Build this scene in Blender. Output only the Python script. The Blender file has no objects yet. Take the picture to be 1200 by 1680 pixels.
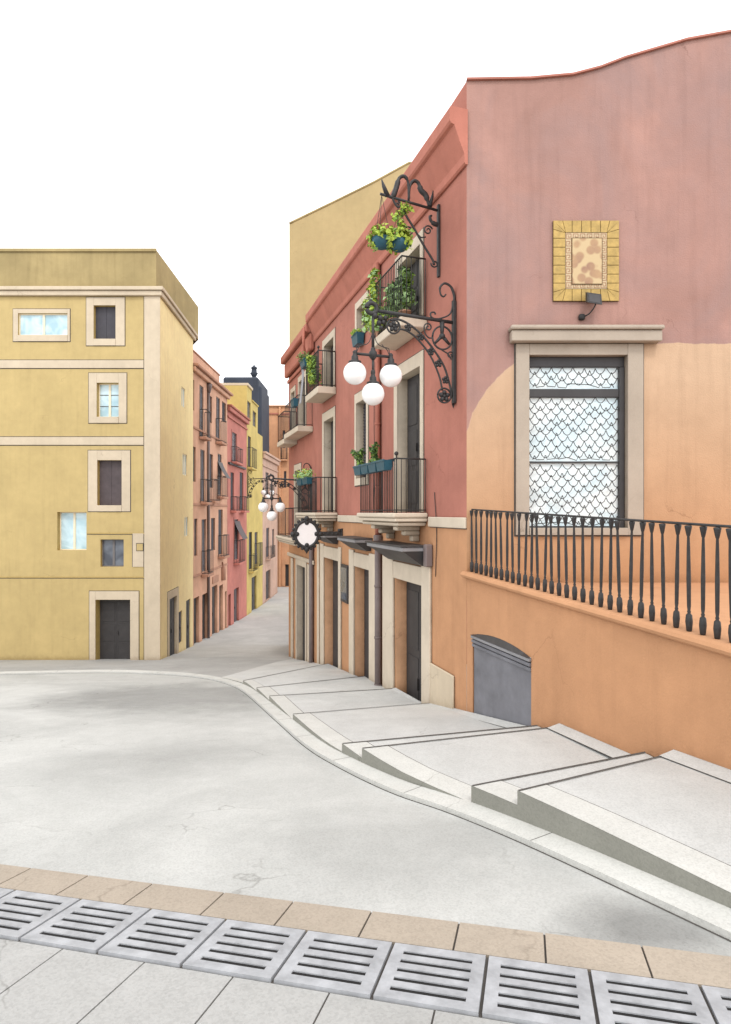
import bpy, math, random
from mathutils import Vector
random.seed(7)
R = math.radians
C = bpy.context.scene.collection
F = 1000.0                      # focal length in photo pixels (photo 1200 wide); eye level is z = 0

# ------------------------------------------------------------------ materials
def lin(c):
    def f(x):
        x /= 255.0
        return x/12.92 if x <= 0.04045 else ((x+0.055)/1.055)**2.4
    return tuple(f(x) for x in c)
GAIN = 0.80
def base_mat(name):
    m = bpy.data.materials.new(name); m.use_nodes = True
    nt = m.node_tree
    return m, nt, nt.nodes['Principled BSDF']
def nd(nt, t, **kw):
    n = nt.nodes.new(t)
    for k, v in kw.items():
        if k in n.inputs.keys(): n.inputs[k].default_value = v
        else: setattr(n, k, v)
    return n
def mixcol(nt, fac, a, b, blend='MIX'):
    n = nt.nodes.new('ShaderNodeMix'); n.data_type = 'RGBA'; n.blend_type = blend
    for sock, val in ((n.inputs[0], fac), (n.inputs[6], a), (n.inputs[7], b)):
        if isinstance(val, bpy.types.NodeSocket): nt.links.new(val, sock)
        elif isinstance(val, (int, float)): sock.default_value = val
        else: sock.default_value = (*val[:3], 1)
    return n.outputs[2]
def ramp(nt, src, a, b, ca=(0,0,0), cb=(1,1,1)):
    n = nt.nodes.new('ShaderNodeValToRGB')
    n.color_ramp.elements[0].position = a; n.color_ramp.elements[1].position = b
    n.color_ramp.elements[0].color = (*ca, 1); n.color_ramp.elements[1].color = (*cb, 1)
    nt.links.new(src, n.inputs[0]); return n.outputs[0]
def coords(nt, scale=(1,1,1), rot=(0,0,0)):
    tc = nt.nodes.new('ShaderNodeTexCoord'); mp = nt.nodes.new('ShaderNodeMapping')
    mp.inputs['Scale'].default_value = scale; mp.inputs['Rotation'].default_value = rot
    nt.links.new(tc.outputs['Object'], mp.inputs['Vector']); return mp.outputs['Vector']
def noise(nt, vec, scale, detail=5, rough=.55, dist=0.0):
    n = nd(nt, 'ShaderNodeTexNoise', Scale=scale, Detail=detail, Roughness=rough, Distortion=dist)
    nt.links.new(vec, n.inputs['Vector']); return n.outputs['Fac']
def scl(c, k): return tuple(min(1, x*k) for x in c)

def stucco(name, rgb, dark=.80, light=1.12, scale=.55, streak=.16, bump=.25, grain=70, rough=.92, extra=None, gain=None):
    c = scl(lin(rgb), GAIN if gain is None else gain)
    m, nt, b = base_mat(name)
    v = coords(nt)
    n1 = ramp(nt, noise(nt, v, scale, 6, .6, .4), .30, .72)
    col = mixcol(nt, n1, scl(c, dark), scl(c, light))
    if extra: col = extra(nt, col)
    n2 = ramp(nt, noise(nt, v, scale*6, 5, .65), .35, .75)
    col = mixcol(nt, .30, col, mixcol(nt, n2, (.72,.70,.68), (1.0,1.0,1.0)), 'MULTIPLY')
    # rain streaks
    vs = coords(nt, (5, 5, .35))
    n3 = ramp(nt, noise(nt, vs, 1.0, 5, .6), .50, .78)
    col = mixcol(nt, streak, col, mixcol(nt, n3, (1,1,1), (.45,.42,.40)), 'MULTIPLY')
    # contact shade put into the colour by AO, tinted and noise-broken like grime
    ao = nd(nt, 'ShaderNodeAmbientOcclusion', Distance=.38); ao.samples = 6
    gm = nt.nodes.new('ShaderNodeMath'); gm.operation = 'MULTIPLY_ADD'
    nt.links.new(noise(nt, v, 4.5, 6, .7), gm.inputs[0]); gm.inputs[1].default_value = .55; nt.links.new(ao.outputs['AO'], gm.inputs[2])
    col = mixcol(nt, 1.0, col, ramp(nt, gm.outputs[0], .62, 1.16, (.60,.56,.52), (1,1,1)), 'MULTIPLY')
    # hairline cracks and small worn patches
    vc = nd(nt, 'ShaderNodeTexVoronoi', Scale=.5, feature='DISTANCE_TO_EDGE')
    nz = nd(nt, 'ShaderNodeTexNoise', Scale=1.8, Detail=6); nt.links.new(v, nz.inputs['Vector'])
    dv = nt.nodes.new('ShaderNodeVectorMath'); dv.operation = 'ADD'; nt.links.new(v, dv.inputs[0]); nt.links.new(nz.outputs['Color'], dv.inputs[1]); nt.links.new(dv.outputs[0], vc.inputs['Vector'])
    cm_ = ramp(nt, noise(nt, v, .7, 3), .56, .64, (0,0,0), (.55,.55,.55))
    col = mixcol(nt, cm_, col, ramp(nt, vc.outputs['Distance'], .001, .006, (.55,.5,.47), (1,1,1)), 'MULTIPLY')
    # fine grain
    n4 = noise(nt, v, grain, 3, .6)
    col = mixcol(nt, .22, col, mixcol(nt, n4, (.65,.65,.65), (1.25,1.25,1.25)), 'MULTIPLY')
    nt.links.new(col, b.inputs['Base Color'])
    b.inputs['Roughness'].default_value = rough
    b.inputs['Specular IOR Level'].default_value = .25
    bp = nd(nt, 'ShaderNodeBump', Strength=bump, Distance=.02)
    mx = nt.nodes.new('ShaderNodeMath'); mx.operation = 'ADD'
    nt.links.new(noise(nt, v, grain*.5, 4), mx.inputs[0]); nt.links.new(noise(nt, v, 2.2, 4), mx.inputs[1])
    nt.links.new(mx.outputs[0], bp.inputs['Height']); nt.links.new(bp.outputs['Normal'], b.inputs['Normal'])
    return m
def plain(name, rgb, rough=.6, metal=0, var=.25, scale=6, bump=.0, gain=1.0, spec=.4):
    c = scl(lin(rgb), gain)
    m, nt, b = base_mat(name); v = coords(nt)
    n = ramp(nt, noise(nt, v, scale, 6, .65), .3, .75)
    col = mixcol(nt, n, scl(c, 1-var), scl(c, 1+var))
    nt.links.new(col, b.inputs['Base Color'])
    b.inputs['Roughness'].default_value = rough; b.inputs['Metallic'].default_value = metal
    b.inputs['Specular IOR Level'].default_value = spec
    if bump:
        bp = nd(nt, 'ShaderNodeBump', Strength=bump, Distance=.01)
        nt.links.new(noise(nt, v, scale*8, 4), bp.inputs['Height']); nt.links.new(bp.outputs['Normal'], b.inputs['Normal'])
    return m
def glassy(name, a, bcol, rough=.06):
    m, nt, b = base_mat(name); v = coords(nt)
    n = ramp(nt, noise(nt, v, 1.6, 2, .5, .6), .38, .62)
    nt.links.new(mixcol(nt, n, lin(a), lin(bcol)), b.inputs['Base Color'])
    b.inputs['Roughness'].default_value = rough; b.inputs['Specular IOR Level'].default_value = .6
    return m
def concrete(name, rgb, dark=.78, light=1.08, gain=None, blotch=.5, speck=.35, bump=.35, extra=None, crack=.6):
    c = scl(lin(rgb), GAIN if gain is None else gain)
    m, nt, b = base_mat(name); v = coords(nt)
    n1 = ramp(nt, noise(nt, v, .38, 7, .62, .6), .32, .66)
    col = mixcol(nt, n1, scl(c, dark), scl(c, light))
    if extra: col = extra(nt, col)
    n2 = ramp(nt, noise(nt, v, 2.4, 6, .68, .3), .42, .70)
    col = mixcol(nt, blotch*.6, col, mixcol(nt, n2, (.76,.76,.75), (1.02,1.02,1.02)), 'MULTIPLY')
    vo = nd(nt, 'ShaderNodeTexVoronoi', Scale=9.0); nt.links.new(v, vo.inputs['Vector'])
    n3 = ramp(nt, vo.outputs['Distance'], .05, .32, (.78,.78,.77), (1,1,1))
    msk = ramp(nt, noise(nt, v, .55, 5, .6), .52, .66)
    col = mixcol(nt, mixcol(nt, msk, (0,0,0), (speck,)*3), col, n3, 'MULTIPLY')
    # exposed aggregate and a few hairline cracks
    vg = nd(nt, 'ShaderNodeTexVoronoi', Scale=70.0); nt.links.new(v, vg.inputs['Vector'])
    col = mixcol(nt, .22, col, ramp(nt, vg.outputs['Color'], .15, .6, (.55,.55,.54), (1.08,1.08,1.07)), 'MULTIPLY')
    dv = nt.nodes.new('ShaderNodeVectorMath'); dv.operation = 'ADD'
    nz = nd(nt, 'ShaderNodeTexNoise', Scale=1.6, Detail=6); nt.links.new(v, nz.inputs['Vector'])
    nt.links.new(v, dv.inputs[0]); nt.links.new(nz.outputs['Color'], dv.inputs[1])
    vc = nd(nt, 'ShaderNodeTexVoronoi', Scale=.45, feature='DISTANCE_TO_EDGE'); nt.links.new(dv.outputs[0], vc.inputs['Vector'])
    ck = ramp(nt, vc.outputs['Distance'], .0015, .006, (.52,.51,.49), (1,1,1))
    cm_ = ramp(nt, noise(nt, v, .9, 3), .50, .60)
    col = mixcol(nt, mixcol(nt, cm_, (0,0,0), (crack,)*3), col, ck, 'MULTIPLY')
    n4 = noise(nt, v, 110, 3, .7)
    col = mixcol(nt, .28, col, mixcol(nt, n4, (.6,.6,.6), (1.25,1.25,1.25)), 'MULTIPLY')
    nt.links.new(col, b.inputs['Base Color']); b.inputs['Roughness'].default_value = .88
    b.inputs['Specular IOR Level'].default_value = .25
    bp = nd(nt, 'ShaderNodeBump', Strength=bump, Distance=.01)
    mx = nt.nodes.new('ShaderNodeMath'); mx.operation = 'ADD'
    nt.links.new(noise(nt, v, 55, 4), mx.inputs[0]); nt.links.new(noise(nt, v, 3, 4), mx.inputs[1])
    nt.links.new(mx.outputs[0], bp.inputs['Height']); nt.links.new(bp.outputs['Normal'], b.inputs['Normal'])
    return m

def two_tone(nt, pink):
    # peach render painted in a big arch round the window, lower right of the wall (object space, metres)
    tc = nt.nodes.new('ShaderNodeTexCoord'); sp = nt.nodes.new('ShaderNodeSeparateXYZ')
    nt.links.new(tc.outputs['Object'], sp.inputs[0])
    def mth(op, a, b_=None):
        n = nt.nodes.new('ShaderNodeMath'); n.operation = op
        for s, x in zip(n.inputs, (a, b_)):
            if x is None: continue
            if isinstance(x, bpy.types.NodeSocket): nt.links.new(x, s)
            else: s.default_value = x
        return n.outputs[0]
    xc = 2.02; zc = .88 - BBASE; rx = 2.10; rz = 2.17
    dx = mth('MAXIMUM', mth('DIVIDE', mth('SUBTRACT', xc, sp.outputs[0]), rx), 0.0)
    dz = mth('MAXIMUM', mth('DIVIDE', mth('SUBTRACT', sp.outputs[2], zc), rz), 0.0)
    d = mth('ADD', mth('MULTIPLY', dx, dx), mth('MULTIPLY', dz, dz))
    d = mth('ADD', d, mth('MULTIPLY', mth('SUBTRACT', noise(nt, coords(nt), 3.0, 5), .5), .12))
    f1 = ramp(nt, d, .985, 1.0, (1,1,1), (0,0,0))
    f2 = ramp(nt, d, .985, 1.05, (1,1,1), (0,0,0))
    zf = ramp(nt, mth('ADD', mth('MULTIPLY', sp.outputs[2], .2), -.2*(-1.2-BBASE)), 0.0, .75)
    peach = mixcol(nt, zf, scl(lin((219,166,123)), .74), scl(lin((233,197,164)), .74))
    n = ramp(nt, noise(nt, coords(nt), .8, 6, .6, .4), .3, .72)
    peach = mixcol(nt, n, mixcol(nt, 1.0, peach, (.86,.86,.86), 'MULTIPLY'), peach)
    edge = mixcol(nt, f2, pink, scl(lin((226,196,182)), GAIN))
    wash = ramp(nt, noise(nt, coords(nt, (1,1,.8)), .55, 7, .6, .8), .40, .62, (0,0,0), (.9,.9,.9))
    edge = mixcol(nt, wash, edge, scl(lin((184,150,143)), .70))
    return mixcol(nt, f1, edge, peach)
BBASE = -4.0

M = {}
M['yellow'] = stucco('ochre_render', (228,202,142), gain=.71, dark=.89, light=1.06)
M['yellow_side_lifted'] = stucco('ochre_side_lifted_render', (232,210,160), gain=1.22, dark=.9, light=1.05)  # ochre render brightened in colour to offset shade on the street face
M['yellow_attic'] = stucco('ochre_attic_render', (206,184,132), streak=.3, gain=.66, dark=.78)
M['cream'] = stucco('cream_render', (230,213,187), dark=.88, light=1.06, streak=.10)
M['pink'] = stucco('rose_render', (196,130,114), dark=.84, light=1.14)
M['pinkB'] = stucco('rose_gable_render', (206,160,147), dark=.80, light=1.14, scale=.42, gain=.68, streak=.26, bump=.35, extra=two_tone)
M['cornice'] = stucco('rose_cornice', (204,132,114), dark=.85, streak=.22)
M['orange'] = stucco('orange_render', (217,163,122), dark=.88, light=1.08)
M['orange_lifted'] = stucco('orange_reveal_lifted', (224,176,138), gain=1.0, dark=.92)  # orange render lightened in colour to make up for shade inside the doorways
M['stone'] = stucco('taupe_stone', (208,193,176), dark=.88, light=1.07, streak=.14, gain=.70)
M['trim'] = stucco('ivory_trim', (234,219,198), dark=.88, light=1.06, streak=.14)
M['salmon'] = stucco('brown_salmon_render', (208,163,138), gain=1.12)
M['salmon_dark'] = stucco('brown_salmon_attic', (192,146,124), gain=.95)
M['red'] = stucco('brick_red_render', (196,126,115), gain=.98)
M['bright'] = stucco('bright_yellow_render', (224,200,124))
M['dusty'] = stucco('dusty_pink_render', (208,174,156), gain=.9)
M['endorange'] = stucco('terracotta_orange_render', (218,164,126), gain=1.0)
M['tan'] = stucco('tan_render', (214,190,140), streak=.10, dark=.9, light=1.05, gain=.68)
M['navy'] = plain('dark_slate', (52,58,70), rough=.8, var=.2, scale=.6)
M['iron'] = plain('black_iron', (50,48,48), rough=.55, metal=.0, var=.35, scale=14, bump=.2)
M['darkmetal'] = plain('dark_sheet_metal', (62,60,61), rough=.5, var=.25, scale=2.5)
M['greymetal'] = plain('grey_sheet_metal', (140,139,142), rough=.5, var=.15, scale=2.0)
M['hatch'] = plain('grey_painted_steel', (116,116,122), rough=.6, var=.28, scale=1.6, bump=.1)
M['shutter'] = plain('charcoal_shutter', (66,64,70), rough=.65, var=.2, scale=3)
M['shutter_brown'] = plain('umber_shutter', (82,72,74), rough=.65, var=.2, scale=3)
M['door'] = plain('charcoal_door', (60,57,57), rough=.6, var=.22, scale=2.2)
M['black'] = plain('dark_recess', (40,38,38), rough=.9, var=.2)
M['pipe'] = plain('grey_brown_pipe', (118,105,103), rough=.55, var=.12, scale=4)
M['teal'] = plain('teal_plastic', (40,84,100), rough=.45, var=.18, scale=5)
M['soil'] = plain('soil', (70,54,42), rough=1, var=.4, scale=20)
M['ochrewood'] = plain('ochre_painted_wood', (186,160,98), rough=.7, var=.12)
M['creamwood'] = plain('cream_painted_wood', (232,218,190), rough=.6, var=.06)
M['greywood'] = plain('grey_painted_wood', (112,108,108), rough=.6, var=.1)
M['sky_glass'] = glassy('pale_blue_glass', (206,228,236), (160,192,204))
M['white_glass'] = glassy('frosted_white_glass', (246,254,255), (226,245,252), .45)
M['dull_glass'] = glassy('grey_glass', (110,116,126), (78,82,92))
M['globe'] = plain('opal_glass', (246,244,243), rough=.18, var=.02, spec=.5)
M['white_board'] = plain('white_enamel', (242,238,238), rough=.35, var=.03)
M['gold'] = plain('ochre_tile', (204,170,96), rough=.5, var=.3, scale=7, bump=.1, gain=.72)
M['beige'] = plain('beige_tile', (218,194,156), rough=.5, var=.12, scale=6, gain=.75)
M['pattern'] = plain('brown_glaze', (176,132,98), rough=.5, var=.15, gain=.8)
M['grout'] = plain('dark_grout', (96,78,50), rough=.95, var=.2)
M['leaf1'] = plain('fresh_leaf', (140,158,56), rough=.6, var=.3, scale=30, gain=1.3)
M['leaf2'] = plain('mid_leaf', (92,116,50), rough=.6, var=.3, scale=30, gain=1.9)
M['leaf3'] = plain('dark_leaf', (58,80,42), rough=.6, var=.3, scale=30, gain=1.7)
M['leaf4'] = plain('sage_leaf', (120,144,98), rough=.6, var=.3, scale=30, gain=1.9)
M['cloth'] = plain('grey_cloth', (160,160,166), rough=.9, var=.15)
def road_patches(nt, col):  # darker patches with noisy edges at set spots on the road
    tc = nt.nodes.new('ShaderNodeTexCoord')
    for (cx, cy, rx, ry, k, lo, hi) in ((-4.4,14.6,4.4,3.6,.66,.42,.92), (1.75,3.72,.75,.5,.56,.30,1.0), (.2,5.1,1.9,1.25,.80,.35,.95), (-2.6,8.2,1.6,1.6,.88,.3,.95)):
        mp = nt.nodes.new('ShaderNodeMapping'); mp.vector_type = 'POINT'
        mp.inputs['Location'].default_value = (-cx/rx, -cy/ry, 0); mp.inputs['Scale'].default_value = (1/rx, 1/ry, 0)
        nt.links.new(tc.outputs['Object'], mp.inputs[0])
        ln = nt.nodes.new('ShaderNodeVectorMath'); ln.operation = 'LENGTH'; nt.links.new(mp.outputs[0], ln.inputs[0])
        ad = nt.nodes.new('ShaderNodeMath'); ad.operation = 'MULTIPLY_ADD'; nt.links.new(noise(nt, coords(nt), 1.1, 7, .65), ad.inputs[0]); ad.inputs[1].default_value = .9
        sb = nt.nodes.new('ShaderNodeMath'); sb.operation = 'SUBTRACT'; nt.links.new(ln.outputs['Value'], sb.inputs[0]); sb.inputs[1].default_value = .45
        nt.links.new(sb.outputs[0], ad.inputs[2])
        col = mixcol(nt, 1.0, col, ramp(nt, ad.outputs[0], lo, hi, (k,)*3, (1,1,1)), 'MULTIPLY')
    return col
M['road'] = concrete('pale_concrete_road', (226,226,222), gain=.67, dark=.84, extra=road_patches)
M['pavement'] = concrete('grey_pavement', (214,213,210), gain=.60, dark=.85)
M['street'] = concrete('grey_street_paving', (204,203,200), gain=.78, dark=.86)
M['steps'] = concrete('pale_step_stone', (232,232,229), gain=.70, dark=.86)
M['coping'] = concrete('white_coping', (243,242,236), gain=.66, dark=.93, light=1.03, speck=.1)
M['sidewall'] = concrete('grey_side_wall', (168,167,157), gain=.72, dark=.85)
M['joint'] = plain('dark_joint', (84,80,76), rough=1, var=.25)
M['tile'] = concrete('beige_paver', (214,199,181), gain=.60, dark=.88, speck=.15)
M['grate'] = plain('galvanised_grate', (208,210,214), rough=.55, metal=.0, var=.30, scale=6, gain=.58, bump=.1)
M['slot'] = plain('drain_dark', (30,28,27), rough=1, var=.2)

def art_mat():
    m, nt, b = base_mat('painted_tile_art'); v = coords(nt)
    vo = nd(nt, 'ShaderNodeTexVoronoi', Scale=6.4, feature='SMOOTH_F1', Smoothness=.3); nt.links.new(v, vo.inputs['Vector'])
    d = ramp(nt, vo.outputs['Distance'],  .42, .60)
    sp = ramp(nt, noise(nt, v, 2.2, 3), .35, .65)
    spot = mixcol(nt, sp, scl(lin((160,120,96)),.8), scl(lin((194,156,112)),.8))
    col = mixcol(nt, d, spot, scl(lin((216,188,142)),.75))
    nt.links.new(col, b.inputs['Base Color']); b.inputs['Roughness'].default_value = .4
    return m
M['art'] = art_mat()

# ------------------------------------------------------------------ mesh builder
class Fr:                       # a vertical wall frame: u along the wall, n outward, z up
    def __init__(s, o, du, dn):
        s.o = Vector((o[0], o[1], 0)); s.du = Vector((du[0], du[1], 0)).normalized(); s.dn = Vector((dn[0], dn[1], 0)).normalized()
    def p(s, u, n, z): return s.o + s.du*u + s.dn*n + Vector((0, 0, z))
WORLD = Fr((0,0), (1,0), (0,1))
class MB:
    def __init__(s): s.v = []; s.f = []; s.m = []; s.mats = []; s.sm = []
    def mi(s, m):
        if m not in s.mats: s.mats.append(m)
        return s.mats.index(m)
    def poly(s, pts, m, smooth=False):
        i = len(s.v); s.v += [Vector(p) for p in pts]; s.f.append(tuple(range(i, i+len(pts)))); s.m.append(s.mi(m)); s.sm.append(smooth); return s
    def box(s, fr, u, n, z, m, bev=0.0, taper=None):
        u0, u1 = u; n0, n1 = n; z0, z1 = z
        if bev: return s.bbox(fr, u, n, z, m, bev)
        p = [fr.p(a, b, c) for c in (z0, z1) for b in (n0, n1) for a in (u0, u1)]
        for q in ((0,1,3,2), (4,6,7,5), (0,4,5,1), (2,3,7,6), (0,2,6,4), (1,5,7,3)):
            s.poly([p[k] for k in q], m)
        return s
    def bbox(s, fr, u, n, z, m, b):         # chamfered box
        import itertools
        lo = (u[0], n[0], z[0]); hi = (u[1], n[1], z[1]); idx = {}
        base = len(s.v)
        for c in itertools.product((0,1), repeat=3):
            cor = [hi[k] if c[k] else lo[k] for k in range(3)]
            for a in range(3):
                q = [cor[k] if k == a else cor[k] + (-b if c[k] else b) for k in range(3)]
                idx[(c, a)] = len(s.v); s.v.append(fr.p(*q))
        def add(ids): s.f.append(tuple(ids)); s.m.append(s.mi(m)); s.sm.append(False)
        for a in range(3):
            o = [k for k in range(3) if k != a]
            for side in (0, 1):
                ids = []
                for (x, y) in ((0,0), (1,0), (1,1), (0,1)):
                    c = [0,0,0]; c[a] = side; c[o[0]] = x; c[o[1]] = y; ids.append(idx[(tuple(c), a)])
                add(ids)
        for a in range(3):
            o = [k for k in range(3) if k != a]
            for x in (0,1):
                for y in (0,1):
                    c0 = [0,0,0]; c0[o[0]] = x; c0[o[1]] = y; c1 = list(c0); c1[a] = 1
                    c0 = tuple(c0); c1 = tuple(c1)
                    add([idx[(c0, o[0])], idx[(c1, o[0])], idx[(c1, o[1])], idx[(c0, o[1])]])
        for c in itertools.product((0,1), repeat=3): add([idx[(c, 0)], idx[(c, 1)], idx[(c, 2)]])
        return s
    def tube(s, pts, r, m, seg=6, closed=False, cap=True):
        pts = [Vector(p) for p in pts]; n = len(pts)
        rr = r if isinstance(r, (list, tuple)) else [r]*n
        rings = []; up = None
        for i in range(n):
            a = pts[(i-1) % n] if (closed or i > 0) else pts[i]
            b = pts[(i+1) % n] if (closed or i < n-1) else pts[i]
            t = (b-a)
            if t.length < 1e-9: t = Vector((0,0,1))
            t.normalize()
            if up is None:
                up = Vector((0,0,1)) if abs(t.z) < .9 else Vector((1,0,0))
            x = t.cross(up)
            if x.length < 1e-4:
                x = t.orthogonal()
            x.normalize(); y = x.cross(t).normalized(); up = y
            ring = []
            for k in range(seg):
                an = 2*math.pi*k/seg
                ring.append(len(s.v)); s.v.append(pts[i] + (x*math.cos(an) + y*math.sin(an))*rr[i])
            rings.append(ring)
        mi = s.mi(m)
        for i in range(n if closed else n-1):
            A = rings[i]; B = rings[(i+1) % n]
            for k in range(seg):
                s.f.append((A[k], A[(k+1) % seg], B[(k+1) % seg], B[k])); s.m.append(mi); s.sm.append(seg > 4)
        if cap and not closed:
            s.f.append(tuple(reversed(rings[0]))); s.m.append(mi); s.sm.append(False)
            s.f.append(tuple(rings[-1])); s.m.append(mi); s.sm.append(False)
        return s
    def lathe(s, c, prof, m, seg=16, smooth=True, ax=None):
        c = Vector(c); rings = []
        for (r, z) in prof:
            ring = []
            for k in range(seg):
                an = 2*math.pi*k/seg
                ring.append(len(s.v)); s.v.append(c + Vector((r*math.cos(an), r*math.sin(an), z)))
            rings.append(ring)
        mi = s.mi(m)
        for A, B in zip(rings, rings[1:]):
            for k in range(seg):
                s.f.append((A[k], A[(k+1) % seg], B[(k+1) % seg], B[k])); s.m.append(mi); s.sm.append(smooth)
        s.f.append(tuple(reversed(rings[0]))); s.m.append(mi); s.sm.append(False)
        s.f.append(tuple(rings[-1])); s.m.append(mi); s.sm.append(False)
        return s
    def sphere(s, c, r, m, seg=24, rings=16, zs=1.0):
        return s.lathe(c, [(max(r*math.sin(math.pi*i/rings), r*.01), -r*zs*math.cos(math.pi*i/rings)) for i in range(rings+1)], m, seg)
    def leaves(s, c, rad, n, size, mats, flat=1.0):
        c = Vector(c)
        for _ in range(n):
            d = Vector((random.gauss(0,1), random.gauss(0,1), random.gauss(0,1)))
            if d.length < 1e-3: continue
            d.normalize(); rr = random.random()**.45
            p = c + Vector((d.x*rad[0], d.y*rad[1], d.z*rad[2]))*rr
            nrm = (d + Vector((random.uniform(-.9,.9), random.uniform(-.9,.9), random.uniform(-.2,1.0)))).normalized()
            t = nrm.orthogonal().normalized(); bt = nrm.cross(t)
            an = random.uniform(0, 6.28); a = t*math.cos(an) + bt*math.sin(an); b = nrm.cross(a)
            sz = size*random.uniform(.6, 1.3); w = sz*.42
            m = random.choice(mats)
            tip = p + a*sz - nrm*sz*.25
            s.poly([p, p + a*sz*.45 + b*w + nrm*sz*.1, tip, p + a*sz*.45 + nrm*.0], m)
            s.poly([p, p + a*sz*.45, tip, p + a*sz*.45 - b*w + nrm*sz*.1], m)
        return s
    def build(s, name, parent=None, origin=None):
        me = bpy.data.meshes.new(name)
        if parent is not None:
            r = parent
            while r.parent: r = r.parent
            off = Vector(r['_o'])
        else: off = Vector(origin) if origin else Vector((0,0,0))
        me.from_pydata([tuple(v - off) for v in s.v], [], s.f)
        for m in s.mats: me.materials.append(m)
        me.polygons.foreach_set('material_index', s.m)
        me.polygons.foreach_set('use_smooth', s.sm)
        me.update()
        o = bpy.data.objects.new(name, me); C.objects.link(o)
        if parent is not None: o.parent = parent
        else: o.location = off; o['_o'] = tuple(off)
        return o
def tag(o, label=None, cat=None, group=None, kind=None):
    if label: o['label'] = label
    if cat: o['category'] = cat
    if group: o['group'] = group
    if kind: o['kind'] = kind
    return o
def thing(name, label, cat, base, group=None):
    o = bpy.data.objects.new(name, None); C.objects.link(o)
    o.empty_display_size = .2
    o.location = base; o['_o'] = tuple(base)
    return tag(o, label, cat, group)
def local_thing(name, label, cat, group=None):      # built round its own origin, placed afterwards
    return thing(name, label, cat, (0,0,0), group)
def dup(root, loc, rotz=0, scale=1, label=None):
    r = root.copy(); C.objects.link(r); r.location = loc; r.rotation_euler = (0, 0, rotz); r.scale = (scale,)*3
    if label: r['label'] = label
    def rec(src, dst):
        for ch in list(src.children):
            c = ch.copy(); C.objects.link(c); c.parent = dst; rec(ch, c)
    rec(root, r); return r
def place(o, loc, rotz=0, scale=1):
    o.location = loc; o.rotation_euler = (0, 0, rotz); o.scale = (scale,)*3
def arc(cx, cz, r, a0, a1, n=14, y=0, rx=None):
    return [Vector((cx + (rx or r)*math.cos(R(a0+(a1-a0)*i/n)), y, cz + r*math.sin(R(a0+(a1-a0)*i/n)))) for i in range(n+1)]
def catmull(pts, n=8):
    pts = [Vector(p) for p in pts]; out = []
    P_ = [2*pts[0]-pts[1]] + pts + [2*pts[-1]-pts[-2]]
    for i in range(1, len(P_)-2):
        a, b, c, d = P_[i-1:i+3]
        for k in range(n):
            t = k/n
            out.append(.5*((2*b) + (c-a)*t + (2*a-5*b+4*c-d)*t*t + (3*b-a-3*c+d)*t**3))
    out.append(pts[-1]); return out
def spiral(cx, cz, r0, a0, turns, y=0, n=22, shrink=.82):
    return [Vector((cx + r0*(1-shrink*i/n)*math.cos(R(a0+360*turns*i/n)), y, cz + r0*(1-shrink*i/n)*math.sin(R(a0+360*turns*i/n)))) for i in range(n+1)]

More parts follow.
